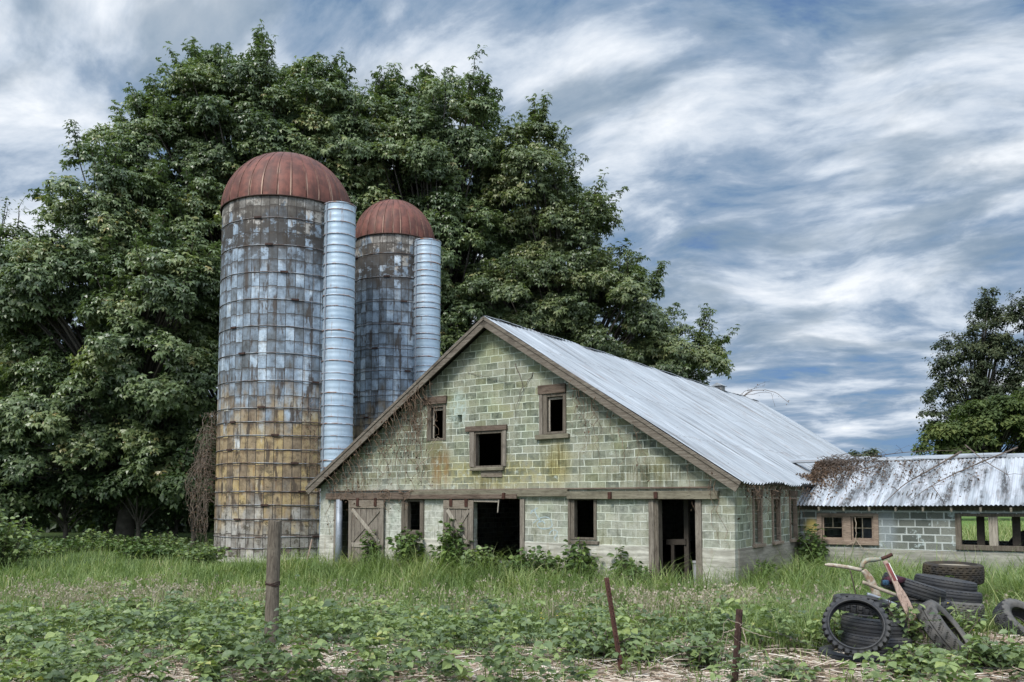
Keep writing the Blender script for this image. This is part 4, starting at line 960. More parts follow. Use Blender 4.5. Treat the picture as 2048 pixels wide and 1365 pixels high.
# dark understory along the wood's edge
for i, (px_, Y, w, h, lab) in enumerate(((130, 42, 130, 130, 'dark hazel bush in front of the left maple trunk'), (275, 41, 110, 120, 'dark hazel bush right of the left maple trunk'), (385, 39, 60, 110, 'narrow dark hazel bush close behind the dead vine on the silo'), (0, 41, 100, 150, 'dark hazel bush behind the pale bush at the left edge'), (60, 47, 130, 150, 'dark hazel bush under the maple at the left edge of the wood'), (210, 49, 120, 170, 'dark hazel bush in deep shade between the left maple trunks'), (350, 47, 110, 150, 'dark hazel bush beside the taller silo, under the maple'), (-60, 44, 120, 190, 'dark hazel bush at the far left end of the wood'))):
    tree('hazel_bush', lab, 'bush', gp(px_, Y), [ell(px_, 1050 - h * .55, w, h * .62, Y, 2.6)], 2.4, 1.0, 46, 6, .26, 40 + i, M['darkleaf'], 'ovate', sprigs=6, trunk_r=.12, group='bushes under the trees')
# the wood goes on behind: one dim mass
def backwood():
    r = np.random.default_rng(5); n = 42000
    X = r.uniform(-46, 12, n); Y = r.uniform(56, 62, n); Z = r.uniform(-.3, 13, n) * (.75 + .25 * np.sin(X * .7))
    P = np.stack([X, Y, Z], 1); V, Fq, rn = leaves(OVATE_V, OVATE_F, P, rdir(r, n) + np.array([[0, 0, -.3]]), rdir(r, n) + np.array([[0, -.6, .6]]), r.uniform(.4, .75, n), r.random(n) * .7)
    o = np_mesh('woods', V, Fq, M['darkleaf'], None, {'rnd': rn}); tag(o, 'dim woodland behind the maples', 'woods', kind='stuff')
backwood()
# trees beyond the wing at right
GF = 'trees beyond the low wing'
tree('poplar_tree', 'tall dark poplar above the low wing with a pointed crown', 'tree', gp(1972, 110),
     [ell(1985, 625, 42, 62, 110, 3.2), ell(1962, 690, 62, 75, 110, 4), ell(1925, 735, 62, 80, 110, 4), ell(1990, 745, 48, 85, 110, 3.5), ell(1950, 815, 62, 70, 110, 4), ell(1882, 775, 38, 48, 110, 2.5), ell(1868, 850, 34, 40, 110, 2.5)], 4.0, 1.2, 32, 6, .36, 51, M['farleaf'], 'ovate', sprigs=70, trunk_r=.45, group=GF)
tree('poplar_tree', 'dark poplar cut off by the right edge of the photo', 'tree', gp(2068, 108),
     [ell(2066, 625, 40, 62, 108, 3), ell(2072, 710, 50, 85, 108, 3.5), ell(2062, 800, 52, 75, 108, 3.5)], 4.0, 1.2, 34, 6, .36, 52, M['farleaf'], 'ovate', sprigs=30, trunk_r=.45, group=GF)
tree('willow_bush', 'rounded green thicket tree right above the wing roof, in front of the poplars', 'tree', gp(1985, 92),
     [ell(1985, 880, 105, 95, 92, 4.5), ell(1905, 905, 75, 75, 92, 4), ell(2075, 860, 85, 110, 92, 4.5), ell(1850, 935, 50, 50, 92, 3), ell(1960, 960, 120, 60, 92, 4), ell(2060, 955, 110, 70, 92, 4)], 3.6, 1.3, 52, 6, .42, 53, M['farbush'], 'ovate', sprigs=24, trunk_r=.3, group=GF)
tree('far_tree', 'small dark far tree showing between the barn roof and the thicket', 'tree', gp(1725, 150),
     [ell(1726, 940, 52, 46, 150, 3.5)], 5, 1.4, 50, 6, .6, 54, M['farleaf'], 'ovate', sprigs=4, trunk_r=.3, group=GF)

# ------------------------------------------------------------------ grass, weeds, straw
def free(x, y):
    """true where nothing is built"""
    u, v = to_uv(x, y)
    ok = ~((u > -.15) & (u < BW + .12) & (v > -.12) & (v < LEN + .3)) & ~((u > BW) & (u < BW + 13.2) & (v > WV - .1) & (v < WV + WD + .1))
    ok &= ((x + 9.22) ** 2 + (y - 32.85) ** 2 > 2.68 ** 2) & ((x + 5.52) ** 2 + (y - 38.3) ** 2 > 2.0 ** 2)
    return ok
def blades(P, h, w, lean, bend, r):
    n = len(P); a = r.uniform(0, 2 * np.pi, n); hd = np.stack([np.cos(a), np.sin(a), np.zeros(n)], 1); sd_ = np.stack([-np.sin(a), np.cos(a), np.zeros(n)], 1)
    V = []
    for t, ww in ((0, 1.0), (.38, .9), (.72, .6), (1.0, 0)):
        c = P + hd * (h * (lean * t + bend * t * t * t))[:, None]; c[:, 2] += h * (t - .35 * np.minimum(bend, 1.2) * t ** 3)
        if ww: V += [c - sd_ * (w * ww / 2)[:, None], c + sd_ * (w * ww / 2)[:, None]]
        else: V.append(c)
    V = np.stack(V, 1); F1 = np.array([[0, 1, 3], [0, 3, 2], [2, 3, 5], [2, 5, 4], [4, 5, 6]])
    return V.reshape(-1, 3), (F1[None] + (np.arange(n) * 7)[:, None, None]).reshape(-1, 3)
def scatter(n, y0, y1, r, side=.66, pad=1.2, power=1.0):
    y = y0 + (y1 - y0) * r.random(n) ** power; x = r.uniform(-1, 1, n) * (side * y + pad); return x, y
def field_grass():
    r = np.random.default_rng(3)
    Vs, Fs, Rs = [], [], []; off = 0
    for n, y0, y1, hh in ((215000, 10.6, 26, 1.0), (58000, 24, 46, 1.0), (28000, 8.0, 13, .55)):
        x, y = scatter(n, y0, y1, r, .84)
        clump = vnoise(x, y, 1.6, 9); k = free(x, y) & (r.random(n) < .18 + 1.1 * clump * vnoise(x, y, .7, 10) * 1.6) & ~((y < 13) & (r.random(n) < .55))
        x, y, clump = x[k], y[k], clump[k]; m = len(x)
        u, v = to_uv(x, y)
        nearb = np.clip(1 - np.abs(np.minimum(v, 0)) / 4.5, 0, 1) * ((u > -1) & (v < 6))       # rank growth by the walls
        nearb = np.maximum(nearb, ((u > BW) & (v > 2.4) & (v < WV)) * 1.0)
        nearb = np.maximum(nearb, np.clip((x - 4.5) / 4, 0, 1) * (y > 11) * (y < 22))
        h = (.11 + .22 * clump * (.5 + vnoise(x, y, .8, 12)) + .36 * nearb * (.35 + clump)) * r.uniform(.6, 1.45, m) * hh
        P = np.stack([x, y, gz(x, y) - .02], 1)
        V, Fq = blades(P, h * 1.25, r.uniform(.007, .014, m) * (1 + y / 45), r.uniform(.0, .4, m), r.uniform(0, 1.1, m) + .7 * nearb * r.random(m), r)
        tint = np.clip(.18 + .55 * vnoise(x, y, 3.5, 14) + r.normal(0, .16, m), 0, 1)
        Vs.append(V); Fs.append(Fq + off); Rs.append(np.repeat(tint, 7)); off += len(V)
    # the tall meadow behind the wing, seen through its open bays
    n = 16000; u = r.uniform(BW + 1.5, BW + 24, n); v = r.uniform(WV + WD + .5, WV + WD + 26, n); x = LX + u * ca + v * sa; y = LY - u * sa + v * ca
    P = np.stack([x, y, gz(x, y)], 1); V, Fq = blades(P, r.uniform(.7, 1.5, n), r.uniform(.025, .05, n), r.uniform(0, .3, n), r.uniform(0, .9, n), r)
    Vs.append(V); Fs.append(Fq + off); Rs.append(np.repeat(np.clip(r.normal(.62, .2, n), 0, 1), 7)); off += len(V)
    n = 12000; x = r.uniform(2.6, 8.0, n); y = r.uniform(9.5, 14.0, n); k = (vnoise(x, y, .7, 77) > .42) & ~((np.abs(x - 6.35) < .75) & (y < 10.7)) & ~((np.abs(x - 3.95) < .42) & (np.abs(y - 9.2) < .42)); x, y = x[k], y[k]; n = len(x); P = np.stack([x, y, gz(x, y)], 1)
    V, Fq = blades(P, r.uniform(.2, .62, n), r.uniform(.007, .014, n), r.uniform(0, .4, n), r.uniform(.2, 1.3, n), r)
    Vs.append(V); Fs.append(Fq + off); Rs.append(np.repeat(np.clip(r.normal(.45, .22, n), 0, 1), 7)); off += len(V)
    # tall tussock at the right edge
    n = 3400; x = r.normal(8.05, .5, n); y = r.normal(12.9, .7, n); P = np.stack([x, y, gz(x, y)], 1)
    V, Fq = blades(P, r.uniform(.5, 1.25, n) * np.exp(-((x - 8.2) / 1.2) ** 2), r.uniform(.010, .02, n), r.uniform(0, .35, n), r.uniform(.1, 1.2, n), r)
    Vs.append(V); Fs.append(Fq + off); Rs.append(np.repeat(np.clip(r.normal(.5, .2, n), 0, 1), 7)); off += len(V)
    o = np_mesh('grass', np.concatenate(Vs), np.concatenate(Fs), M['grass'], None, {'rnd': np.concatenate(Rs)}); tag(o, 'green meadow grass over the yard', 'grass', kind='stuff')
field_grass()
def dry_grass():
    r = np.random.default_rng(8); n = 42000; x, y = scatter(n, 11, 19, r)
    px_ = 1024 + F_PX * x / y
    m = .6 * np.exp(-((px_ - 230) / 300) ** 2) * np.exp(-((y - 15.5) / 2.2) ** 2) + .9 * np.exp(-((px_ - 1380) / 190) ** 2) * np.exp(-((y - 13.4) / 1.7) ** 2) + .28 * np.exp(-((px_ - 960) / 300) ** 2) * np.exp(-((y - 14.8) / 1.5) ** 2) + .07
    k = (r.random(n) < m * 1.1 * np.clip(vnoise(x, y, 1.5, 31) * 2.2 - .75, 0, 1)) & free(x, y); x, y = x[k], y[k]; n = len(x)
    P = np.stack([x, y, gz(x, y)], 1)
    V, Fq = blades(P, r.uniform(.30, .62, n), r.uniform(.006, .011, n), r.uniform(0, .3, n), r.uniform(0, .6, n), r)
    rn = np.repeat(r.random(n) * .8, 7)
    # feathery seed heads
    k = r.random(n) < .55; tip = V.reshape(-1, 7, 3)[k, 6]; kk = len(tip); q = np.repeat(tip, 5, 0) + r.normal(0, .022, (kk * 5, 3)) - np.array([[0, 0, .03]])
    V2, F2, r2 = leaves(OVATE_V, OVATE_F, q, rdir(r, kk * 5) + np.array([[0, 0, 1.2]]), rdir(r, kk * 5), r.uniform(.025, .055, kk * 5), r.uniform(.4, 1, kk * 5))
    o = np_mesh('dry_grass', np.concatenate([V, V2]), np.concatenate([Fq, F2 + len(V)]), M['drygrass'], None, {'rnd': np.concatenate([rn, r2])}); tag(o, 'patches of dry seeding grass', 'grass', kind='stuff')
dry_grass()
def bramble_cover():
    """low bramble and nettle growth: arching stems with three-part leaves"""
    r = np.random.default_rng(12); n = 34000; x, y = scatter(n, 7.2, 13.4, r, .82, .8, 1.1)
    px_ = 1024 + F_PX * x / y
    cov = vnoise(x, y, 1.5, 44) * .65 + vnoise(x, y, .55, 45) * .45
    straw = np.exp(-((y - 8.6) / .95) ** 2) * (.10 + .40 * np.clip((px_ - 550) / 400, 0, 1)) + .35 * np.exp(-((px_ - 1450) / 330) ** 2) * (y < 9.4)
    k = r.random(n) < np.clip((cov - .37 - straw * .68) * 3.6, 0, 1) * np.clip((13.2 - y + 2.5 * (vnoise(x, y, 2.4, 47) - .5)) / 1.8, 0, 1)
    k &= ~((np.abs(x - 6.4) < .8) & (y > 9.2) & (y < 11))
    k &= ~((np.hypot(x + 2.74, y - 9.1) < .42) & (r.random(n) < .8))
    k &= ~((np.abs(x - 4.75) < 1.1) & (y > 8.75) & (y < 12.2)); x, y, cov = x[k], y[k], cov[k]; n = len(x)
    h = r.uniform(.05, .34, n) * (.25 + 1.25 * cov * (.5 + vnoise(x, y, .7, 48))); P = np.stack([x, y, gz(x, y) + h], 1)
    a = r.uniform(0, 2 * np.pi, n); hd = np.stack([np.cos(a), np.sin(a), r.uniform(-.35, .25, n)], 1); up = np.array([[0, 0, 1.0]]) + rdir(r, n) * .55
    s = r.uniform(.04, .115, n) * (.6 + .7 * vnoise(x, y, .9, 53)); tint = np.clip(.05 + .75 * vnoise(x, y, .8, 50) + r.normal(0, .16, n), 0, 1)
    parts = []
    for da, sc, of in ((0, 1.0, .3), (1.25, .85, .1), (-1.25, .85, .1)):
        c_, s_ = np.cos(da), np.sin(da); D = hd.copy(); D[:, 0], D[:, 1] = hd[:, 0] * c_ - hd[:, 1] * s_, hd[:, 0] * s_ + hd[:, 1] * c_; D[:, 2] -= .15
        parts.append(leaves(ROUND_V * np.array([1.0, 1, 1.3]), ROUND_F, P + unit(D) * (s * of)[:, None], D, up + rdir(r, n) * .2, s * sc, np.clip(tint + r.normal(0, .05, n), 0, 1)))
    # leaf stalks
    st = r.random(n) < .5; b = P[st].copy(); b[:, 2] -= h[st] ; b[:, :2] += r.normal(0, .05, (len(b), 2)); V, Fq = blades(b, h[st], np.full(len(b), .004), r.uniform(0, .6, len(b)), r.uniform(-.4, .6, len(b)), r)
    parts.append((V, Fq, np.full(len(V), .35)))
    off = 0; Vs, Fs, Rs = [], [], []
    for V, Fq, rn in parts: Vs.append(V); Fs.append(Fq + off); Rs.append(rn); off += len(V)
    o = np_mesh('bramble_cover', np.concatenate(Vs), np.concatenate(Fs), M['weed'], None, {'rnd': np.concatenate(Rs)}); tag(o, 'low brambles and nettles along the near verge', 'weeds', kind='stuff')
bramble_cover()
def straw_litter():
    r = np.random.default_rng(17); n = 32000; x, y = scatter(n, 7.0, 11.5, r, .82, .8, 1.5)
    k = r.random(n) < .30 + .7 * vnoise(x, y, 1.3, 60) * (y < 10.3); x, y = x[k], y[k]; n = len(x)
    a = r.normal(0, .8, n) + (r.random(n) < .25) * 1.5; L = r.uniform(.06, .34, n); z = gz(x, y) + r.uniform(.0, .06, n) * (.3 + vnoise(x, y, .6, 61))
    d_ = np.stack([np.cos(a), np.sin(a), r.normal(0, .14, n)], 1); sd_ = np.stack([-np.sin(a), np.cos(a), np.zeros(n)], 1); up = np.array([[0, 0, 1.0]])
    w = r.uniform(.0025, .006, n)[:, None]; P = np.stack([x, y, z], 1); c = d_ * L[:, None] / 2
    V = np.stack([P - c - sd_ * w, P - c + sd_ * w, P - c + up * w * 1.5, P + c - sd_ * w, P + c + sd_ * w, P + c + up * w * 1.5], 1).reshape(-1, 3)
    F1 = np.array([[0, 3, 5, 2], [2, 5, 4, 1], [1, 4, 3, 0]]); Fq = (F1[None] + (np.arange(n) * 6)[:, None, None]).reshape(-1, 4)
    o = np_mesh('straw', V, Fq, M['straw'], None, {'rnd': np.repeat(np.clip(r.normal(.55, .25, n), 0, 1), 6)}); tag(o, 'bleached straw and dead stalks littering the near ground', 'straw', kind='stuff')
straw_litter()
def buttercups():
    r = np.random.default_rng(23); P = []
    for px_, py_, s, n in ((470, 1215, 30, 16), (965, 1235, 32, 16), (1100, 1240, 30, 8), (1290, 1250, 60, 8), (1870, 1210, 25, 8), (1905, 1300, 25, 6)):
        for _ in range(n):
            q = at(px_ + r.normal(0, s), py_ + r.normal(0, 9), 12.0 if px_ < 1500 else 10); z = g1(q.x, q.y); P.append((q.x, q.y, max(z + .12, q.z)))
    P = np.array(P); P = np.repeat(P, 5, 0); n = len(P); a = np.tile(np.arange(5) * 1.2566, n // 5)
    V, Fq, rn = leaves(OVATE_V * np.array([1.5, 1, -1]), OVATE_F, P, np.stack([np.cos(a), np.sin(a), np.full(n, .35)], 1), np.tile([[0, -.3, 1.0]], (n, 1)), np.full(n, .014), r.random(n))
    o = np_mesh('buttercups', V, Fq, M['yellow'], None, {'rnd': rn}); tag(o, 'sprinkling of tiny yellow buttercups in the grass', 'flowers', kind='stuff')
buttercups()

# ------------------------------------------------------------------ single shrubs and weeds along the walls
def shrub(name, label, cat, pos, h, spread, stems, lpp, ls, seed, mat=None, group=None, flat=None):
    r = np.random.default_rng(seed); e = empty(name, pos); tag(e, label, cat, group); P, D, N, T = [], [], [], []; mb = MB()
    for s in range(stems):
        a = r.uniform(0, 6.28); out = spread * math.sqrt(r.random()); hh = h * r.uniform(.55, 1.05) * (1 - .35 * (out / max(spread, .01)) ** 2)
        tip = Vector((math.cos(a) * out, math.sin(a) * out * (.55 if flat else 1), hh)); base = Vector((tip.x * .25, tip.y * .25, -.1))
        pts = curve_pts([base, base.lerp(tip, .5) + Vector((r.normal(0, .05), r.normal(0, .05), hh * .12)), tip], 7); mb.tube(pts, [.012 * (1 - i / 8) for i in range(7)], 4)
        tint = r.uniform(.15, .7)
        for k in range(lpp):
            t = .12 + .88 * (k + r.random()) / lpp; q = base.lerp(tip, t); i = min(int(t * 6), 5); q = pts[i].lerp(pts[i + 1], t * 6 - i)
            b = r.uniform(0, 6.28); dr = np.array([math.cos(b), math.sin(b), r.uniform(-.4, .4)]); P.append(np.array(q) + dr * ls * .5); D.append(dr + np.array([0, 0, -.15])); N.append(np.array([0, 0, 1]) + r.normal(0, .45, 3)); T.append(np.clip(tint + r.normal(0, .15), 0, 1))
    n = len(P); V, Fq, rn = leaves(ROUND_V * np.array([1.0, 1, 1.2]), ROUND_F, np.array(P), np.array(D), np.array(N), ls * r.uniform(.6, 1.25, n), np.array(T))
    np_mesh('foliage', V, Fq, mat or M['shrub'], e, {'rnd': rn}); mb.build('stems', M['twig'], e); return e
GW = 'weeds growing against the barn walls'
def wall_pos(u, v): p = bw(u, v); return (p.x, p.y, g1(p.x, p.y))
shrub('bramble_shoot', 'narrow bramble climbing the left cross-braced door', 'bramble', wall_pos(2.62, -.22), 1.5, .24, 12, 26, .15, 61, group=GW, flat=1)
shrub('bramble_bush', 'leafy bramble under the small lower window left of the wide doorway', 'bramble', wall_pos(4.15, -.3), 1.5, .5, 22, 28, .17, 62, group=GW)
shrub('bramble_bush', 'dense bramble half covering the cross-braced door beside the wide doorway', 'bramble', wall_pos(5.95, -.35), 1.7, .5, 30, 28, .17, 63, group=GW)
shrub('nettle_clump', 'low nettle clump at the foot of the wide middle doorway', 'nettle', wall_pos(7.2, -.6), .95, .6, 32, 24, .14, 64, M['weed'], group=GW)
shrub('bramble_bush', 'broad bramble bush left of the lower right window, against the plinth', 'bramble', wall_pos(9.0, -.7), 1.0, .75, 46, 26, .14, 65, group=GW)
shrub('bramble_bush', 'bramble bush reaching up below the lower right window', 'bramble', wall_pos(10.05, -.35), 1.35, .5, 30, 26, .15, 66, group=GW)
shrub('bramble_shoot', 'single thin bramble shoot between the lower right window and right doorway', 'bramble', wall_pos(11.25, -.25), 1.4, .3, 9, 18, .16, 67, group=GW)
shrub('weed_clump', 'low weeds beside the left jamb of the right doorway', 'weed', wall_pos(11.75, -.45), .9, .4, 18, 22, .14, 68, group=GW)
shrub('thistle', 'small upright weed at the foot of the barn side wall', 'weed', wall_pos(BW + .35, 1.2), 1.0, .28, 14, 26, .11, 69, group=GW)
shrub('climbing_shrub', 'dark climbing shrub in the corner between barn and low wing', 'shrub', wall_pos(BW + .42, 4.95), 1.75, .5, 36, 30, .14, 70, group=GW)
p = at(405, 1090, 28.5); shrub('bramble_bush', 'bright bramble bush at the left foot of the taller silo', 'bramble', (p.x, p.y, g1(p.x, p.y)), .95, .9, 40, 24, .15, 71, M['weed'])
p = at(700, 1110, 30.5)
p = at(15, 1090, 25.5); shrub('elder_bush', 'pale leafy bush at the left edge of the field', 'bush', (p.x - .3, p.y, g1(p.x, p.y)), 2.1, 1.3, 70, 26, .17, 72, M['weed'])
for i, (px_, Y, h_, s_) in enumerate(((120, 34, .8, 1.4), (190, 36, .9, 1.3), (255, 35, .7, 1.2), (320, 36, .9, 1.3), (365, 33, .6, .9), (60, 32, .8, 1.2), (290, 31, .5, 1.0))):
    p = at(px_, 1080, Y); shrub('scrub_bush', ['low scrub at the dark wood edge, left of the two tallest', 'tallest low scrub clump in the middle of the wood edge', 'middle scrub clump in the wood edge row', 'wide scrub clump nearest the dead vine on the silo', 'small scrub beside the bright bramble at the silo foot', 'scrub clump next to the pale bush at the left', 'short scrub out in the field in front of the row'][i], 'scrub', (p.x, p.y, g1(p.x, p.y)), h_, s_, 34, 22, .16, 80 + i, M['weed'] if i % 2 else M['shrub'], group='scrub along the wood edge')
# near weeds round the tyres
for px_, Y, h_, s_, n_, lab in ((1838, 8.35, .30, .36, 40, 'nettle clump in front of the tyre heap, below the paddle'), (2000, 8.2, .34, .42, 44, 'nettle clump at the lower right corner below the leaning tyre'), (1800, 9.25, .62, .30, 26, 'leafy shoot growing up through the tyre heap'), (1700, 9.55, .55, .3, 20, 'nettle shoots showing through the ring of the leaning motorcycle tyre'), (1905, 9.75, .5, .35, 22, 'weeds growing between the rear tyre stack and the tilted grey tyre'), (1590, 8.6, .22, .3, 14, 'small weed left of the tyre heap'), (1190, 9.4, .42, .5, 46, 'bright leafy clump just left of the thin rusty post'), (1290, 9.3, .3, .3, 18, 'small weed clump right of the thin rusty post'), (1400, 9.2, .36, .4, 26, 'leafy weed clump between the two rusty posts')):
    p = at(px_, 1300, Y); shrub('nettle_clump', lab, 'nettle', (p.x, p.y, g1(p.x, p.y)), h_, s_, n_, 18, .085, int(px_), M['weed'], 'nettles near the verge')

# ------------------------------------------------------------------ dead vines
def vine_bundle(name, label, paths, r_, mat, leafn=0, seed=1, cat='vine', n=14, jit=.05):
    r = np.random.default_rng(seed); e = empty(name, tuple(paths[0][0])); tag(e, label, cat); o = Vector(paths[0][0]); mb = MB(); pool = []
    for pth in paths:
        pts = curve_pts(pth, n); pts = [p + Vector((r.normal(0, jit), r.normal(0, jit * .5), r.normal(0, jit * .6))) * (0 if i == 0 else 1) for i, p in enumerate(pts)]
        rr_ = r_ * r.uniform(.5, 1.3); mb.tube([p - o for p in pts], [rr_ * (1 - .7 * i / n) for i in range(n)], 4); pool += pts
    mb.build('stems', mat, e)
    if leafn:
        P = np.array([pool[int(r.integers(len(pool)))] for _ in range(leafn)]) + r.normal(0, .06, (leafn, 3)) - np.array(o)
        V, Fq, rn = leaves(OVATE_V, OVATE_F, P, rdir(r, leafn) + np.array([[0, 0, -.9]]), rdir(r, leafn), r.uniform(.04, .10, leafn), r.random(leafn)); np_mesh('withered_leaves', V, Fq, M['deadleaf'], e, {'rnd': rn})
    return e
rv = random.Random(4)
def hang(u, drop, yv=-.06, sway=.25, z=None):
    z0 = (zroof(u) - .28) if z is None else z
    return [bw(u, -OV - .03, z0 + .05), bw(u + rv.uniform(-.1, .1), yv - .12, z0 - drop * .3), bw(u + rv.uniform(-sway, sway), yv, z0 - drop * .7), bw(u + rv.uniform(-sway, sway) * 1.5, yv - rv.uniform(0, .15), z0 - drop)]
paths = []
for _ in range(34): paths.append(hang(rv.gauss(4.2, .4), rv.uniform(.8, 3.1), sway=.22))
for _ in range(34): u = rv.uniform(.6, 3.9); paths.append(hang(u, min(rv.uniform(.5, 2.4), zroof(u) - .9)))
for _ in range(10): u = rv.uniform(1.0, 4.2); paths.append([bw(u, -.16, 2.1), bw(u + rv.uniform(-.3, .3), -.22, 1.9), bw(u + rv.uniform(-.5, .5), -.2, 1.3 + rv.uniform(-.2, .3))])
vine_bundle('dead_vine', 'brown dead vine hanging in strings from the left rake of the gable', paths, .012, M['vine'], 420, 2)
paths = [[bw(4.35, -.1, 2.4), bw(4.6, -.3, 3.1), bw(5.2, -.35, 3.58), bw(5.45, -.2, 3.45)], [bw(4.5, -.1, 2.2), bw(4.75, -.3, 2.9), bw(5.3, -.4, 3.5), bw(5.5, -.3, 3.62)]]
vine_bundle('dead_cane', 'pale arching cane in front of the upper left window', paths, .012, M['cane'], 0, 5)
paths = []
for _ in range(20): paths.append(hang(rv.choice([rv.gauss(10.2, .25), rv.gauss(10.9, .4), rv.uniform(11, 13.9)]), rv.uniform(.5, 1.9), sway=.18))
paths.append([bw(11.15, -.05, 3.6), bw(11.3, -.15, 2.9), bw(11.1, -.1, 2.5)])
vine_bundle('dead_vine', 'sparse dead vine strands hanging from the right rake of the gable', paths, .009, M['vine'], 40, 6)
paths = [[bw(7.9, -.03, 5.6), bw(8.15, -.05, 5.0), bw(8.0, -.05, 4.5), bw(7.9, -.04, 4.0)], [bw(8.5, -.03, 5.3), bw(8.2, -.05, 4.9), bw(8.05, -.05, 4.6)], [bw(6.2, -.03, 5.5), bw(6.9, -.05, 5.3), bw(7.6, -.04, 5.1), bw(8.2, -.04, 5.0)], [bw(6.0, -.04, 5.9), bw(6.1, -.05, 5.4), bw(5.9, -.05, 5.1)]]
vine_bundle('bare_vine', 'thin bare vine stem clinging to the blocks near the gable top', paths, .010, M['twig'], 0, 7, jit=.02)
paths = []
for _ in range(30):
    v = rv.uniform(.1, WV); z0 = 2.12; l = rv.uniform(.25, 1.1)
    paths.append([bw(BW + .28, v, z0), bw(BW + .26 + rv.uniform(-.1, .1), v + rv.uniform(-.15, .15), z0 - l * .4), bw(BW + .15, v + rv.uniform(-.3, .3), z0 - l)])
vine_bundle('dead_vine', 'tangled dead vine hanging under the right eave over the narrow windows', paths, .009, M['vine'], 60, 8)
# dry tangle on the left side of the big silo
paths = []
for _ in range(90):
    a = R(rv.uniform(184, 206)); rr_ = 2.6; x0, y0_ = -9.22 + math.cos(a) * rr_, 32.85 + math.sin(a) * rr_; z0 = rv.uniform(1.6, 5.2)
    out = rv.uniform(.15, 1.0) * (1.15 - abs(z0 - 3.0) / 3.5); paths.append([(x0, y0_, z0), (x0 - out * .6, y0_ - .25, z0 + .15), (x0 - out, y0_ - rv.uniform(0, .5), z0 - rv.uniform(.3, 1.2)), (x0 - out * rv.uniform(.5, 1.1), y0_ - .3, z0 - rv.uniform(.9, 2.2))])
vine_bundle('dead_vine', 'thick brown dead vine tangle clinging to the left side of the taller silo', paths, .010, M['twig2'], 900, 9)
paths = []
for _ in range(16):
    z0 = rv.uniform(2.5, 6.0); a = R(rv.uniform(-62, -40)); x0, y0_ = -9.22 + math.cos(a) * 2.66, 32.85 + math.sin(a) * 2.56
    paths.append([(x0, y0_, z0), (x0 + rv.uniform(-.2, .2), y0_ - .12, z0 - .6), (x0 + rv.uniform(-.4, .4), y0_ - .1, z0 - rv.uniform(1, 1.8))])
vine_bundle('dead_vine', 'dry vine twigs on the taller silo beside the foot of its chute', paths, .012, M['vine'], 60, 10)
# debris in the valley between the roofs, branches on the wing roof
def on_wing(u, v): return WE + ws * (v - VE) + .03
r = np.random.default_rng(31); n = 4800
uu = BW - .1 + np.abs(r.normal(0, .55, n)) + (r.random(n) < .24) * r.uniform(0, 3.6, n) ** 1.3 * .8; vv = VR - .22 - np.abs(r.normal(0, .85, n)) * (1 + .5 * r.random(n)); k = (vv > VE + .25) & (uu < BW + 4.6); uu, vv = uu[k], vv[k]; n = len(uu)
Pz = np.maximum(WE + ws * (vv - VE), np.where(uu < BW + .3, ZA - SLOPE * (uu - APEX), 0)) + np.abs(r.normal(0, .06, n)) * np.clip(1.0 - (uu - BW), .08, .9) + .02
P = np.stack([LX + uu * ca + vv * sa, LY - uu * sa + vv * ca, Pz], 1)
V, Fq, rn = leaves(OVATE_V, OVATE_F, P, rdir(r, n), rdir(r, n), r.uniform(.035, .085, n), r.random(n))
e = empty('leaf_heap', (0, 0, 0)); tag(e, 'brown heap of dead leaves and twigs in the valley between the two roofs', 'leaf heap'); np_mesh('dead_leaves', V, Fq, M['deadleaf'], e, {'rnd': rn})
mb = MB()
for _ in range(260):
    u = BW + .1 + abs(rv.gauss(0, .85)); v = VR - .2 - abs(rv.gauss(0, .6)); v = max(v, VE + .3); z = max(on_wing(u, v), ZA - SLOPE * (u - APEX) if u < BW + .3 else 0) + rv.uniform(.03, .2); l = rv.uniform(.15, .45); a = rv.uniform(0, 6.28)
    mb.tube([bw(u, v, z), bw(u + l * .5 * math.cos(a), v + l * .5 * math.sin(a), z + .06), bw(u + l * math.cos(a), v + l * math.sin(a), z + rv.uniform(-.05, .08))], [.010, .008, .004], 4)
mb.build('twigs', M['twig'], e)
def roof_branch(label, pts, r0, seed, side=6):
    rr_ = random.Random(seed); P = [bw(u, v, on_wing(u, v) + .03 + h) for u, v, h in pts]; e = empty('fallen_branch', P[0]); tag(e, label, 'branch', 'branches fallen on the wing roof'); mb = MB()
    c = curve_pts(P, 14); mb.tube([p - P[0] for p in c], [r0 * (1 - .75 * i / 13) for i in range(14)], 6)
    tw = MB()
    for _ in range(side):
        i = rr_.randint(2, 11); q = c[i] - P[0]; d_ = Vector((rr_.uniform(-.5, .5), rr_.uniform(-.5, .3), rr_.uniform(-.02, .25))); tw.tube([q, q + d_ * .5 + Vector((0, 0, .03)), q + d_], [r0 * .4, r0 * .3, .003], 4)
    mb.build('stem', M['twig'], e); tw.build('side_twigs', M['twig'], e)
roof_branch('long fallen branch crossing the wing roof and poking past its eave', [(18.0, VR + .1, .05), (17.3, 7.0, .04), (16.8, 6.1, .03), (16.45, VE - .12, .02)], .030, 1, 8)
roof_branch('second fallen branch, on the wing roof above the right bay', [(19.4, VR + .15, .1), (18.3, 7.2, .03), (17.6, 6.2, .03), (17.1, VE + .2, .02)], .022, 2, 7)
roof_branch('thin curved branch on the wing roof near the right edge of the photo', [(18.1, VR + .2, .2), (18.7, 7.4, .08), (19.2, 6.7, .03), (19.3, 6.3, .02)], .018, 3, 5)
roof_branch('thin twiggy branch lying along the wing ridge', [(15.4, VR - .2, .05), (16.3, VR + .0, .1), (17.4, VR + .05, .12), (18.4, VR - .1, .1)], .014, 4, 9)
roof_branch('short twig hanging over the wing eave under the crossing branches', [(17.5, 6.0, .04), (17.75, 5.4, .03), (17.95, VE - .1, -.02)], .013, 5, 2)
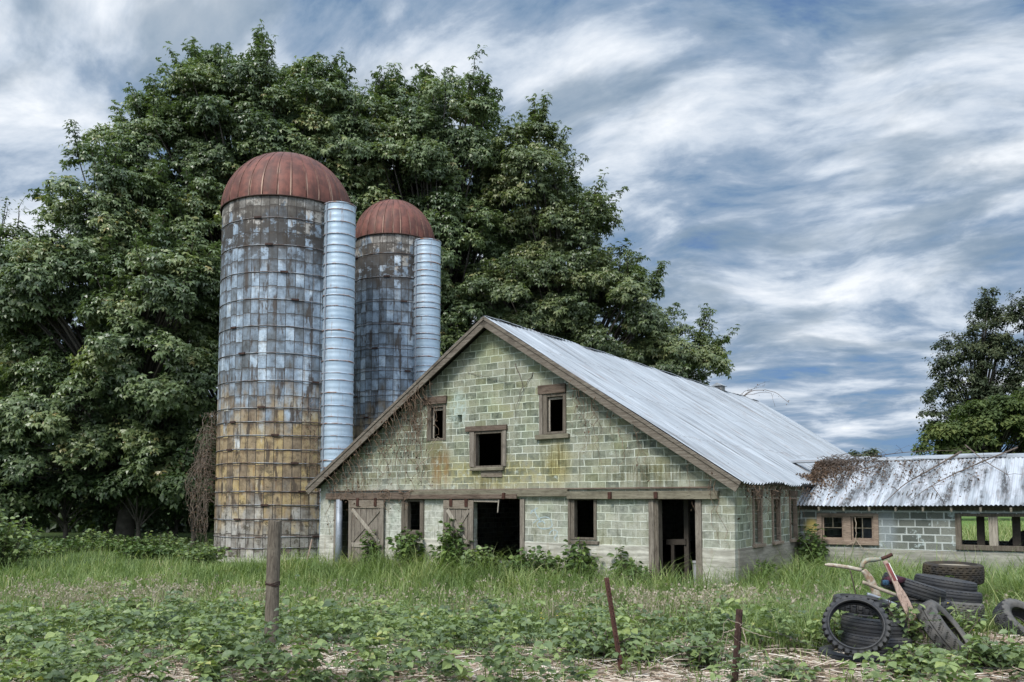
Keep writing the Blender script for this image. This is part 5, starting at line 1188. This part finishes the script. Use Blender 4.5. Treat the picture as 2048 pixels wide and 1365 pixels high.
roof_branch('bent twig lying on the wing roof beside the leaf heap', [(15.9, 7.5, .05), (15.2, 6.9, .05), (15.0, 6.4, .04), (14.9, 6.1, .03)], .014, 6, 8)
paths = [[bw(APEX, 21.3, ZA - .02), bw(APEX + .5, 21.3, ZA + .28), bw(APEX + 1.1, 21.0, ZA + .52), bw(APEX + 1.5, 20.8, ZA + .55)], [bw(APEX, 21.3, ZA - .02), bw(APEX + .7, 21.2, ZA + .22), bw(APEX + 1.6, 21.2, ZA + .10), bw(APEX + 2.4, 21.0, ZA - .55)], [bw(APEX, 21.3, ZA), bw(APEX + .6, 21.4, ZA + .1), bw(APEX + 1.4, 21.3, ZA + .05), bw(APEX + 1.7, 21.2, ZA - .65)], [bw(APEX - .4, 21.4, ZA - .1), bw(APEX + .3, 21.4, ZA + .3), bw(APEX + 1.2, 21.2, ZA + .4)]]
vine_bundle('bare_branch', 'bare drooping branch sticking up past the far end of the barn ridge', paths, .022, M['twig'], 40, 12, 'branch', jit=.03)
# creeper on the small wing window
vine_bundle('dead_vine', 'forked pale vine stem hanging on the sill of the paired wing windows', [[bw(15.66, WV - .1, 1.3), bw(15.68, WV - .12, .95), bw(15.66, WV - .13, .7), bw(15.5, WV - .1, .32)], [bw(15.66, WV - .13, .68), bw(15.85, WV - .12, .45), bw(16.1, WV - .08, .36)], [bw(15.64, WV - .12, .62), bw(15.4, WV - .1, .5)]], .011, M['cane'], 0, 13, jit=.01)

# ------------------------------------------------------------------ fence posts and wire
pt, pb = at(549, 1050, 9.45), at(541, 1312, 9.3); gb = g1(pb.x, pb.y)
e = empty('fence_post', (pb.x, pb.y, gb)); tag(e, 'weathered round wooden fence post standing in front of the taller silo', 'fence post')
ax = (pt - pb); mb = MB(); pts = [Vector((0, 0, -.25))] + [ax * (i / 9) for i in range(10)]
bm = bmesh.new(); nseg = 18; rows = []
for i, p in enumerate(pts):
    rad = .079 - .006 * i / 10; rows.append([bm.verts.new(p + Vector((math.cos(2 * math.pi * k / nseg) * rad * (1 + .06 * math.sin(k * 2.3 + 1) + .02 * math.sin(k * 5 + i)), math.sin(2 * math.pi * k / nseg) * rad, 0 if i < 10 else .012 * math.sin(k * 1.1)))) for k in range(nseg)])
for a_, b_ in zip(rows, rows[1:]):
    for k in range(nseg): bm.faces.new([a_[k], a_[(k + 1) % nseg], b_[(k + 1) % nseg], b_[k]])
bm.faces.new(rows[-1]); M['post'] = wood_mat('fence_post_wood', (.075, .062, .048), (.165, .142, .112), 2, 1.4)
bm_obj('shaft', bm, M['post'], e)
mb = MB()
for q in range(3):
    z = ax.z * .505 + q * .013; c0 = ax * .505
    mb.tube([(c0.x + math.cos(2 * math.pi * k / 24) * .081, c0.y + math.sin(2 * math.pi * k / 24) * .081, z + .012 * math.sin(k * .52 + q)) for k in range(25)], .005, 5)
mb.build('wire_wrap', M['darkrust'], e)
def t_post(label, top, bot, w, mat):
    e = empty('steel_post', bot); tag(e, label, 'fence post', 'rusty steel fence posts'); d_ = top - bot; mb = MB()
    mb.beam(-d_ * .2, d_, w, .006, (0, 1, 0)); s_ = mb.build('flange', mat, e, bevel=.001)
    mb = MB(); mb.beam(-d_ * .2 + Vector((0, -w * .36, 0)), d_ + Vector((0, -w * .36, 0)), .008, w * .7, (0, 1, 0)); mb.build('web', mat, e, bevel=.001)
    mb = MB(); L = d_.length; u_ = d_.normalized(); k = 0
    while k * .055 < L - .03: mb.box(-.010, .010, -w * .72 - .006, -w * .72 + .004, -.008, .008, Matrix.Translation(u_ * (k * .055 + .02))); k += 1
    mb.build('studs', mat, e); return e
t_post('thin leaning rusty steel fence post left of the other one', at(1213, 1156, 9.0), at(1242, 1338, 8.55), .052, M['rust'])
t_post('thicker upright dark steel fence post wrapped with dry canes', at(1479, 1219, 8.0), at(1468, 1385, 7.75), .066, M['darkrust'])
def wire(label, pts, r_=.0022, barb=True, nn=60):
    c = curve_pts(pts, nn); o = c[0]; e = empty('fence_wire', o); tag(e, label, 'wire', 'strands of fence wire'); mb = MB(); mb.tube([p - o for p in c], r_, 5); mb.build('strand', M['wire'], e)
    if barb:
        for i in range(3, nn - 2, 4):
            mb = MB(); p = c[i] - o; mb.tube([p + Vector((-.012, 0, -.014)), p, p + Vector((.012, 0, .014))], r_ * .8, 4); mb.tube([p + Vector((.012, -.004, -.014)), p, p + Vector((-.012, .004, .014))], r_ * .8, 4)
            mb.build('barb', M['wire'], e)
wire('slack wire running low across the straw past both steel posts', [at(700, 1285, 9.3), at(900, 1292, 9.0), at(1120, 1312, 8.7), at(1238, 1318, 8.55), at(1475, 1337, 7.85), at(1800, 1338, 7.9), at(2080, 1336, 7.9)])
wire('sagging wire from the thicker steel post towards the tyres', [at(1482, 1250, 7.9), at(1560, 1268, 8.0), at(1640, 1296, 8.1), at(1760, 1316, 8.1), at(1850, 1338, 8.2)])
wire('broken wire end hanging off the thin leaning post', [at(1222, 1206, 8.9), at(1240, 1216, 8.95), at(1258, 1224, 9.0), at(1264, 1232, 9.05)], nn=12)
def Z7(x, y): return (1100 + x / 3.938, 1080 + y / 3.938)
def zp(lst, Y): return [at(*Z7(x, y), Y) for x, y in lst]
vine_bundle('dry_canes', 'pale dry bent canes tangled around the thicker steel post', [zp([(1500, 660), (1430, 640), (1380, 642), (1345, 850), (1315, 1110)], 7.85), zp([(1465, 705), (1365, 735)], 7.85), zp([(1400, 745), (1370, 900), (1310, 1080)], 7.82), zp([(1505, 690), (1620, 740), (1765, 780)], 7.85), zp([(1505, 800), (1640, 905), (1790, 1050)], 7.8), zp([(1415, 735), (1520, 820), (1700, 940), (1880, 1030)], 7.9), zp([(1520, 700), (1545, 820), (1565, 980), (1575, 1110)], 7.8), zp([(1340, 1040), (1240, 1110)], 7.8), zp([(1500, 675), (1528, 650)], 7.8)], .0058, M['cane'], 0, 15, 'cane', jit=.004)
vine_bundle('bare_runner', 'dark bramble runner arching left from the thicker steel post', [zp([(1370, 745), (1320, 815), (1200, 845), (1060, 835), (950, 830)], 8.2)], .006, M['twig'], 0, 16, 'cane', jit=.005)
# loose sticks on the verge
vine_bundle('dead_stalks', 'scattered loose dead stalks lying among the brambles at the lower left', [[at(1060 * .244, 1180 + y / 4.1, 9.3) if False else at(a_, b_, Y_) for a_, b_ in q] for q, Y_ in (([(0, 1251), (20, 1256), (42, 1258)], 9.6), ([(360, 1270), (375, 1255), (388, 1245)], 10), ([(170, 1293), (210, 1270), (245, 1250)], 9.0), ([(60, 1345), (110, 1320), (140, 1285)], 8.4), ([(450, 1295), (480, 1284), (520, 1279)], 9.2), ([(205, 1340), (235, 1325), (262, 1352)], 8.2))], .007, M['cane'], 0, 18, 'stalks', jit=.008)

# ------------------------------------------------------------------ tyres
def tyre(label, centre, normal, Ro, width, ri, style, mat, spin=0.0, group='old tyres dumped in a heap'):
    n = 168; prof = []
    hw = width / 2; sh = Ro - .035
    for t in np.linspace(-1, 1, 29): prof.append((Ro - .010 * t * t * 1.2, t * hw * .86, 1))          # tread band
    for q in ((sh, hw * .985, 0), (sh - .045, hw * 1.03, 0), (ri + (sh - ri) * .4, hw * 1.02, 0), (ri + .03, hw * .86, 0), (ri, hw * .76, 0), (ri + .006, hw * .60, 0), (ri + .035, hw * .76, 0), (ri + (sh - ri) * .5, hw * .92, 0), (Ro - .045, hw * .78, 0), (Ro - .035, 0, 0)): prof.append(q)
    for q in ((Ro - .045, -hw * .78, 0), (ri + (sh - ri) * .5, -hw * .92, 0), (ri + .035, -hw * .76, 0), (ri + .006, -hw * .60, 0), (ri, -hw * .76, 0), (ri + .03, -hw * .86, 0), (ri + (sh - ri) * .4, -hw * 1.02, 0), (sh - .045, -hw * 1.03, 0), (sh, -hw * .985, 0)): prof.append(q)
    m_ = len(prof); V = np.zeros((n, m_, 3))
    for i in range(n):
        a = 2 * math.pi * i / n
        for k, (rr_, zz_, tr) in enumerate(prof):
            if tr:
                f_ = zz_ / hw; g = 0
                if style == 'rib': g = .010 if abs(math.fmod(abs(f_) + .11, .36) - .18) < .03 or (abs(f_) > .7 and i % 4 == 0) else 0
                elif style == 'zig': g = .014 if abs(math.fmod(abs(f_ + .12 * (1 if (i // 3) % 2 else -1)) + .15, .5) - .25) < .05 or (abs(f_) > .55 and (i // 2) % 4 == 0) else 0
                elif style == 'lug': g = .022 if ((i + int(f_ * 6)) % 8 < 3 and abs(f_) > .22) or abs(f_) < .05 else 0
                elif style == 'knob': g = .024 if (i % 6 < 2) or (.34 < abs(f_) < .50 and (i // 6) % 2 == 0) or (abs(f_) < .12 and (i // 6) % 2) else 0
                elif style == 'worn': g = .004 * math.sin(i * .7 + f_ * 4)
                rr_ -= g
            V[i, k] = (rr_ * math.cos(a), rr_ * math.sin(a), zz_)
    idx = np.arange(n * m_).reshape(n, m_); nx_ = np.roll(idx, -1, 0); Fq = np.stack([idx, nx_, np.roll(nx_, -1, 1), np.roll(idx, -1, 1)], -1)
    e = empty('tyre', centre); tag(e, label, 'tyre', group); q = Vector(normal).to_track_quat('Z', 'Y') @ Matrix.Rotation(spin, 4, 'Z').to_quaternion(); e.rotation_euler = q.to_euler()
    def piece(name, cols, mt):
        fq = Fq[:, cols].reshape(-1, 4); used = np.unique(fq); mp = np.zeros(n * m_, int); mp[used] = np.arange(len(used)); return np_mesh(name, V.reshape(-1, 3)[used], mp[fq], mt, e, smooth=False)
    piece('tread', list(range(0, 28)), mat); o = piece('sidewall', list(range(28, m_)), M['rubber2'] if style in ('lug',) else mat)
    o.data.polygons.foreach_set('use_smooth', [True] * len(o.data.polygons)); return e
def tp_(px_, py_, Y): return at(px_, py_, Y)
# front pile
def flat(label, px_, py_, Y, Ro, w, style, mat, tilt=(0, 0, 1), ri=None): return tyre(label, at(px_, py_, Y), tilt, Ro, w, ri or Ro * .60, style, mat, random.uniform(0, 6))
flat('dark tyre at the bottom of the front stack, half buried in straw', 1705, 1319, 9.15, .36, .20, 'rib', M['rubber'], (.02, -.03, 1))
flat('tyre second from the bottom of the front stack', 1752, 1283, 9.3, .37, .19, 'rib', M['rubber'], (.04, -.02, 1))
flat('tyre third from the bottom, seen through the leaning knobbly tyre', 1748, 1252, 9.35, .355, .205, 'rib', M['rubber'], (.06, .0, 1))
flat('knobbly tyre on top of the front stack, behind the leaning one', 1722, 1209, 9.5, .31, .15, 'knob', M['rubber'], (.08, -.06, 1), .2)
tyre('knobbly off-road motorcycle tyre leaning against the front stack', at(1712, 1252, 8.85), (-.30, -.80, .50), .345, .115, .262, 'knob', M['rubber'])
# second pile behind
flat('tyre with zigzag tread low in the rear stack, under the tilted one', 1838, 1218, 10.3, .37, .24, 'zig', M['rubber'], (0, 0, 1))
flat('ribbed tyre tilted on top of the rear stack beside the paddle', 1826, 1178, 10.3, .375, .20, 'rib', M['rubber'], (.30, -.06, .95))
flat('grey block-tread tyre at the bottom right of the rear stack', 1905, 1219, 10.9, .37, .24, 'zig', M['rubber2'], (.08, 0, 1))
flat('ribbed tyre in the middle right of the rear stack', 1900, 1193, 11.0, .38, .20, 'rib', M['rubber'], (.10, 0, 1))
flat('ribbed tyre on the upper right of the rear stack, in front of the truck tyre', 1890, 1172, 11.1, .385, .21, 'rib', M['rubber'], (.14, -.03, 1))
# leaning, right and far
tyre('large grey tyre lying tilted with its open centre towards the camera', at(1892, 1266, 9.2), (.66, -.46, .60), .385, .215, .235, 'lug', M['rubber2'])
tyre('worn tyre lying in the grass at the right edge of the photo', at(2048, 1250, 10.3), (.30, -.62, .72), .36, .22, .215, 'lug', M['rubber'])
big = flat('mud-caked truck tyre lying flat behind the heap, filled with pale earth', 1906, 1146, 11.9, .40, .27, 'zig', M['ochre'], (.0, -.03, 1), .28)
bp = at(1906, 1146, 11.9); e = empty('earth_fill', (bp.x, bp.y, bp.z)); tag(e, 'pale earth filling the mud-caked truck tyre', 'earth'); mb = MB(); mb.tube([(0, 0, -.1), (0, 0, .100), (0, 0, .110)], [.29, .30, .23], 28); mb.build('earth_mound', M['straw_bed'], e, True)
# dark round tyre seen through the wing bay
tyre('dark tractor tyre seen through the open bay of the low wing', bw(19.72, WV + 3.0, .25), tuple((bw(.2, -1) - bw(0, 0)).normalized()), .72, .4, .38, 'lug', M['rubber'], 0, None)

# ------------------------------------------------------------------ scrap frame and paddle on the heap
def Z6(x, y): return (1580 + x / 4.376, 1080 + y / 4.376)
def q6(lst, Y): return [at(*Z6(x, y), Y) for x, y in lst]
o = at(*Z6(760, 500), 10.0); e = empty('cultivator', o); tag(e, 'old pale metal cultivator frame with two bent handles sticking up from the tyre heap', 'cultivator')
def tpart(name, lst, Y, r_, mat, n=14):
    c = curve_pts(q6(lst, Y), n); mb = MB(); mb.tube([p - o for p in c], r_, 10); return mb.build(name, mat, e, True)
tpart('handle', [(305, 218), (380, 224), (500, 240), (620, 264)], 9.9, [.010, .016] + [.024] * 12, M['white'])
tpart('handle', [(628, 246), (640, 205), (680, 178), (770, 172), (820, 158), (890, 130)], 10.0, [.03] * 8 + [.022] * 4 + [.016] * 2, M['teal'])
c = curve_pts(q6([(640, 262), (690, 330), (735, 420), (775, 545)], 10.0), 14); mb = MB()
vs = []; fs = []
for i, p in enumerate(c):
    t = (c[min(i + 1, 13)] - c[max(i - 1, 0)]).normalized(); x_ = Vector((t.z, 0, -t.x)); y_ = t.cross(x_); w_ = .030 + .016 * min(1, i / 5)
    vs += [p - o + x_ * (w_ * a_) + y_ * (.024 * b_) for a_, b_ in ((-1, -1), (1, -1), (1, 1), (-1, 1))]
for i in range(13): fs += [(i * 4 + k, i * 4 + (k + 1) % 4, i * 4 + 4 + (k + 1) % 4, i * 4 + 4 + k) for k in range(4)]
mb.add(vs, fs + [(3, 2, 1, 0), (52, 53, 54, 55)])
mb.build('curved_beam', M['white'], e, bevel=.012)
c = curve_pts(q6([(625, 262), (668, 330), (712, 430), (745, 540)], 10.06), 14); mb = MB(); mb.tube([p - o for p in c], .014, 8); mb.build('edge_rod', M['rust'], e, True)
tpart('rod', [(637, 370), (770, 425), (930, 486)], 9.85, [.022] * 14, M['cane'])
tpart('rod', [(678, 476), (790, 515), (930, 572)], 9.8, [.022] * 14, M['pipe'])
tpart('grip', [(800, 166), (845, 150), (893, 128)], 9.98, [.022] * 14, M['rust'])
mb = MB(); mb.tube([p - o for p in q6([(525, 265), (555, 380), (578, 500)], 10.1)], .008, 5); mb.build('stay', M['twig'], e)
# paddle
pa, pb_ = at(*Z6(830, 185), 9.55), at(*Z6(1160, 860), 9.2); dv = (pb_ - pa); L = dv.length; e = empty('paddle', pa); tag(e, 'bare wooden paddle-shaped board with faded red strip, leaning in the heap', 'paddle')
t = dv.normalized(); xs_ = Vector((t.z, 0, -t.x)).normalized() * -1; ys_ = t.cross(xs_)
prof = [(0, .026), (.10, .028), (.30, .029), (.38, .038), (.45, .050), (.55, .053), (.72, .050), (.86, .040), (1, .034)]
mb = MB(); vs = []; fs = []
for f_, w in prof:
    p = t * (f_ * L)
    vs += [p - xs_ * w + ys_ * .012, p + xs_ * w + ys_ * .012, p + xs_ * w - ys_ * .012, p - xs_ * w - ys_ * .012]
for i in range(len(prof) - 1):
    a_ = i * 4; fs += [(a_ + k, a_ + (k + 1) % 4, a_ + 4 + (k + 1) % 4, a_ + 4 + k) for k in range(4)]
fs += [(3, 2, 1, 0), tuple(len(vs) - 4 + k for k in range(4))]
mb.add(vs, fs); mb.build('board', M['paddle'], e, bevel=.004)
sgn = -1 if ys_.y > 0 else 1
for nm, x0, x1, m_ in (('red_strip', -.012, .022, M['redpaint']), ('white_edge', .0225, .031, M['chalk'])):
    mb = MB(); vs = []
    for f_ in (.04, .27):
        p = t * (f_ * L); vs += [p + xs_ * x0 + ys_ * sgn * .0135, p + xs_ * x1 + ys_ * sgn * .0135, p + xs_ * x1 + ys_ * sgn * .017, p + xs_ * x0 + ys_ * sgn * .017]
    mb.add(vs, [(0, 1, 2, 3), (7, 6, 5, 4), (0, 4, 5, 1), (1, 5, 6, 2), (2, 6, 7, 3), (3, 7, 4, 0)]); mb.build(nm, m_, e)
# rag on the tilted tyre
def rag(name, label, px_, py_, Y, sx, sy, sz, mat, seed):
    rr_ = random.Random(seed); bm = bmesh.new(); bmesh.ops.create_icosphere(bm, subdivisions=3, radius=1)
    for v in bm.verts:
        k = 1 + .22 * math.sin(v.co.x * 5 + seed) * math.cos(v.co.y * 4) + rr_.uniform(-.07, .07); v.co = Vector((v.co.x * sx * k, v.co.y * sy * k, v.co.z * sz * k))
    ob = bm_obj(name, bm, mat, None, True); ob.location = at(px_, py_, Y); tag(ob, label, 'rag')
rag('rag', 'crumpled dark red rag on the tilted ribbed tyre by the paddle', 1788, 1160, 10.05, .12, .09, .05, M['rag'], 3)
rag('rag', 'small scrap of blue cloth beside the dark red rag', 1772, 1166, 10.0, .04, .04, .035, M['bluerag'], 5)
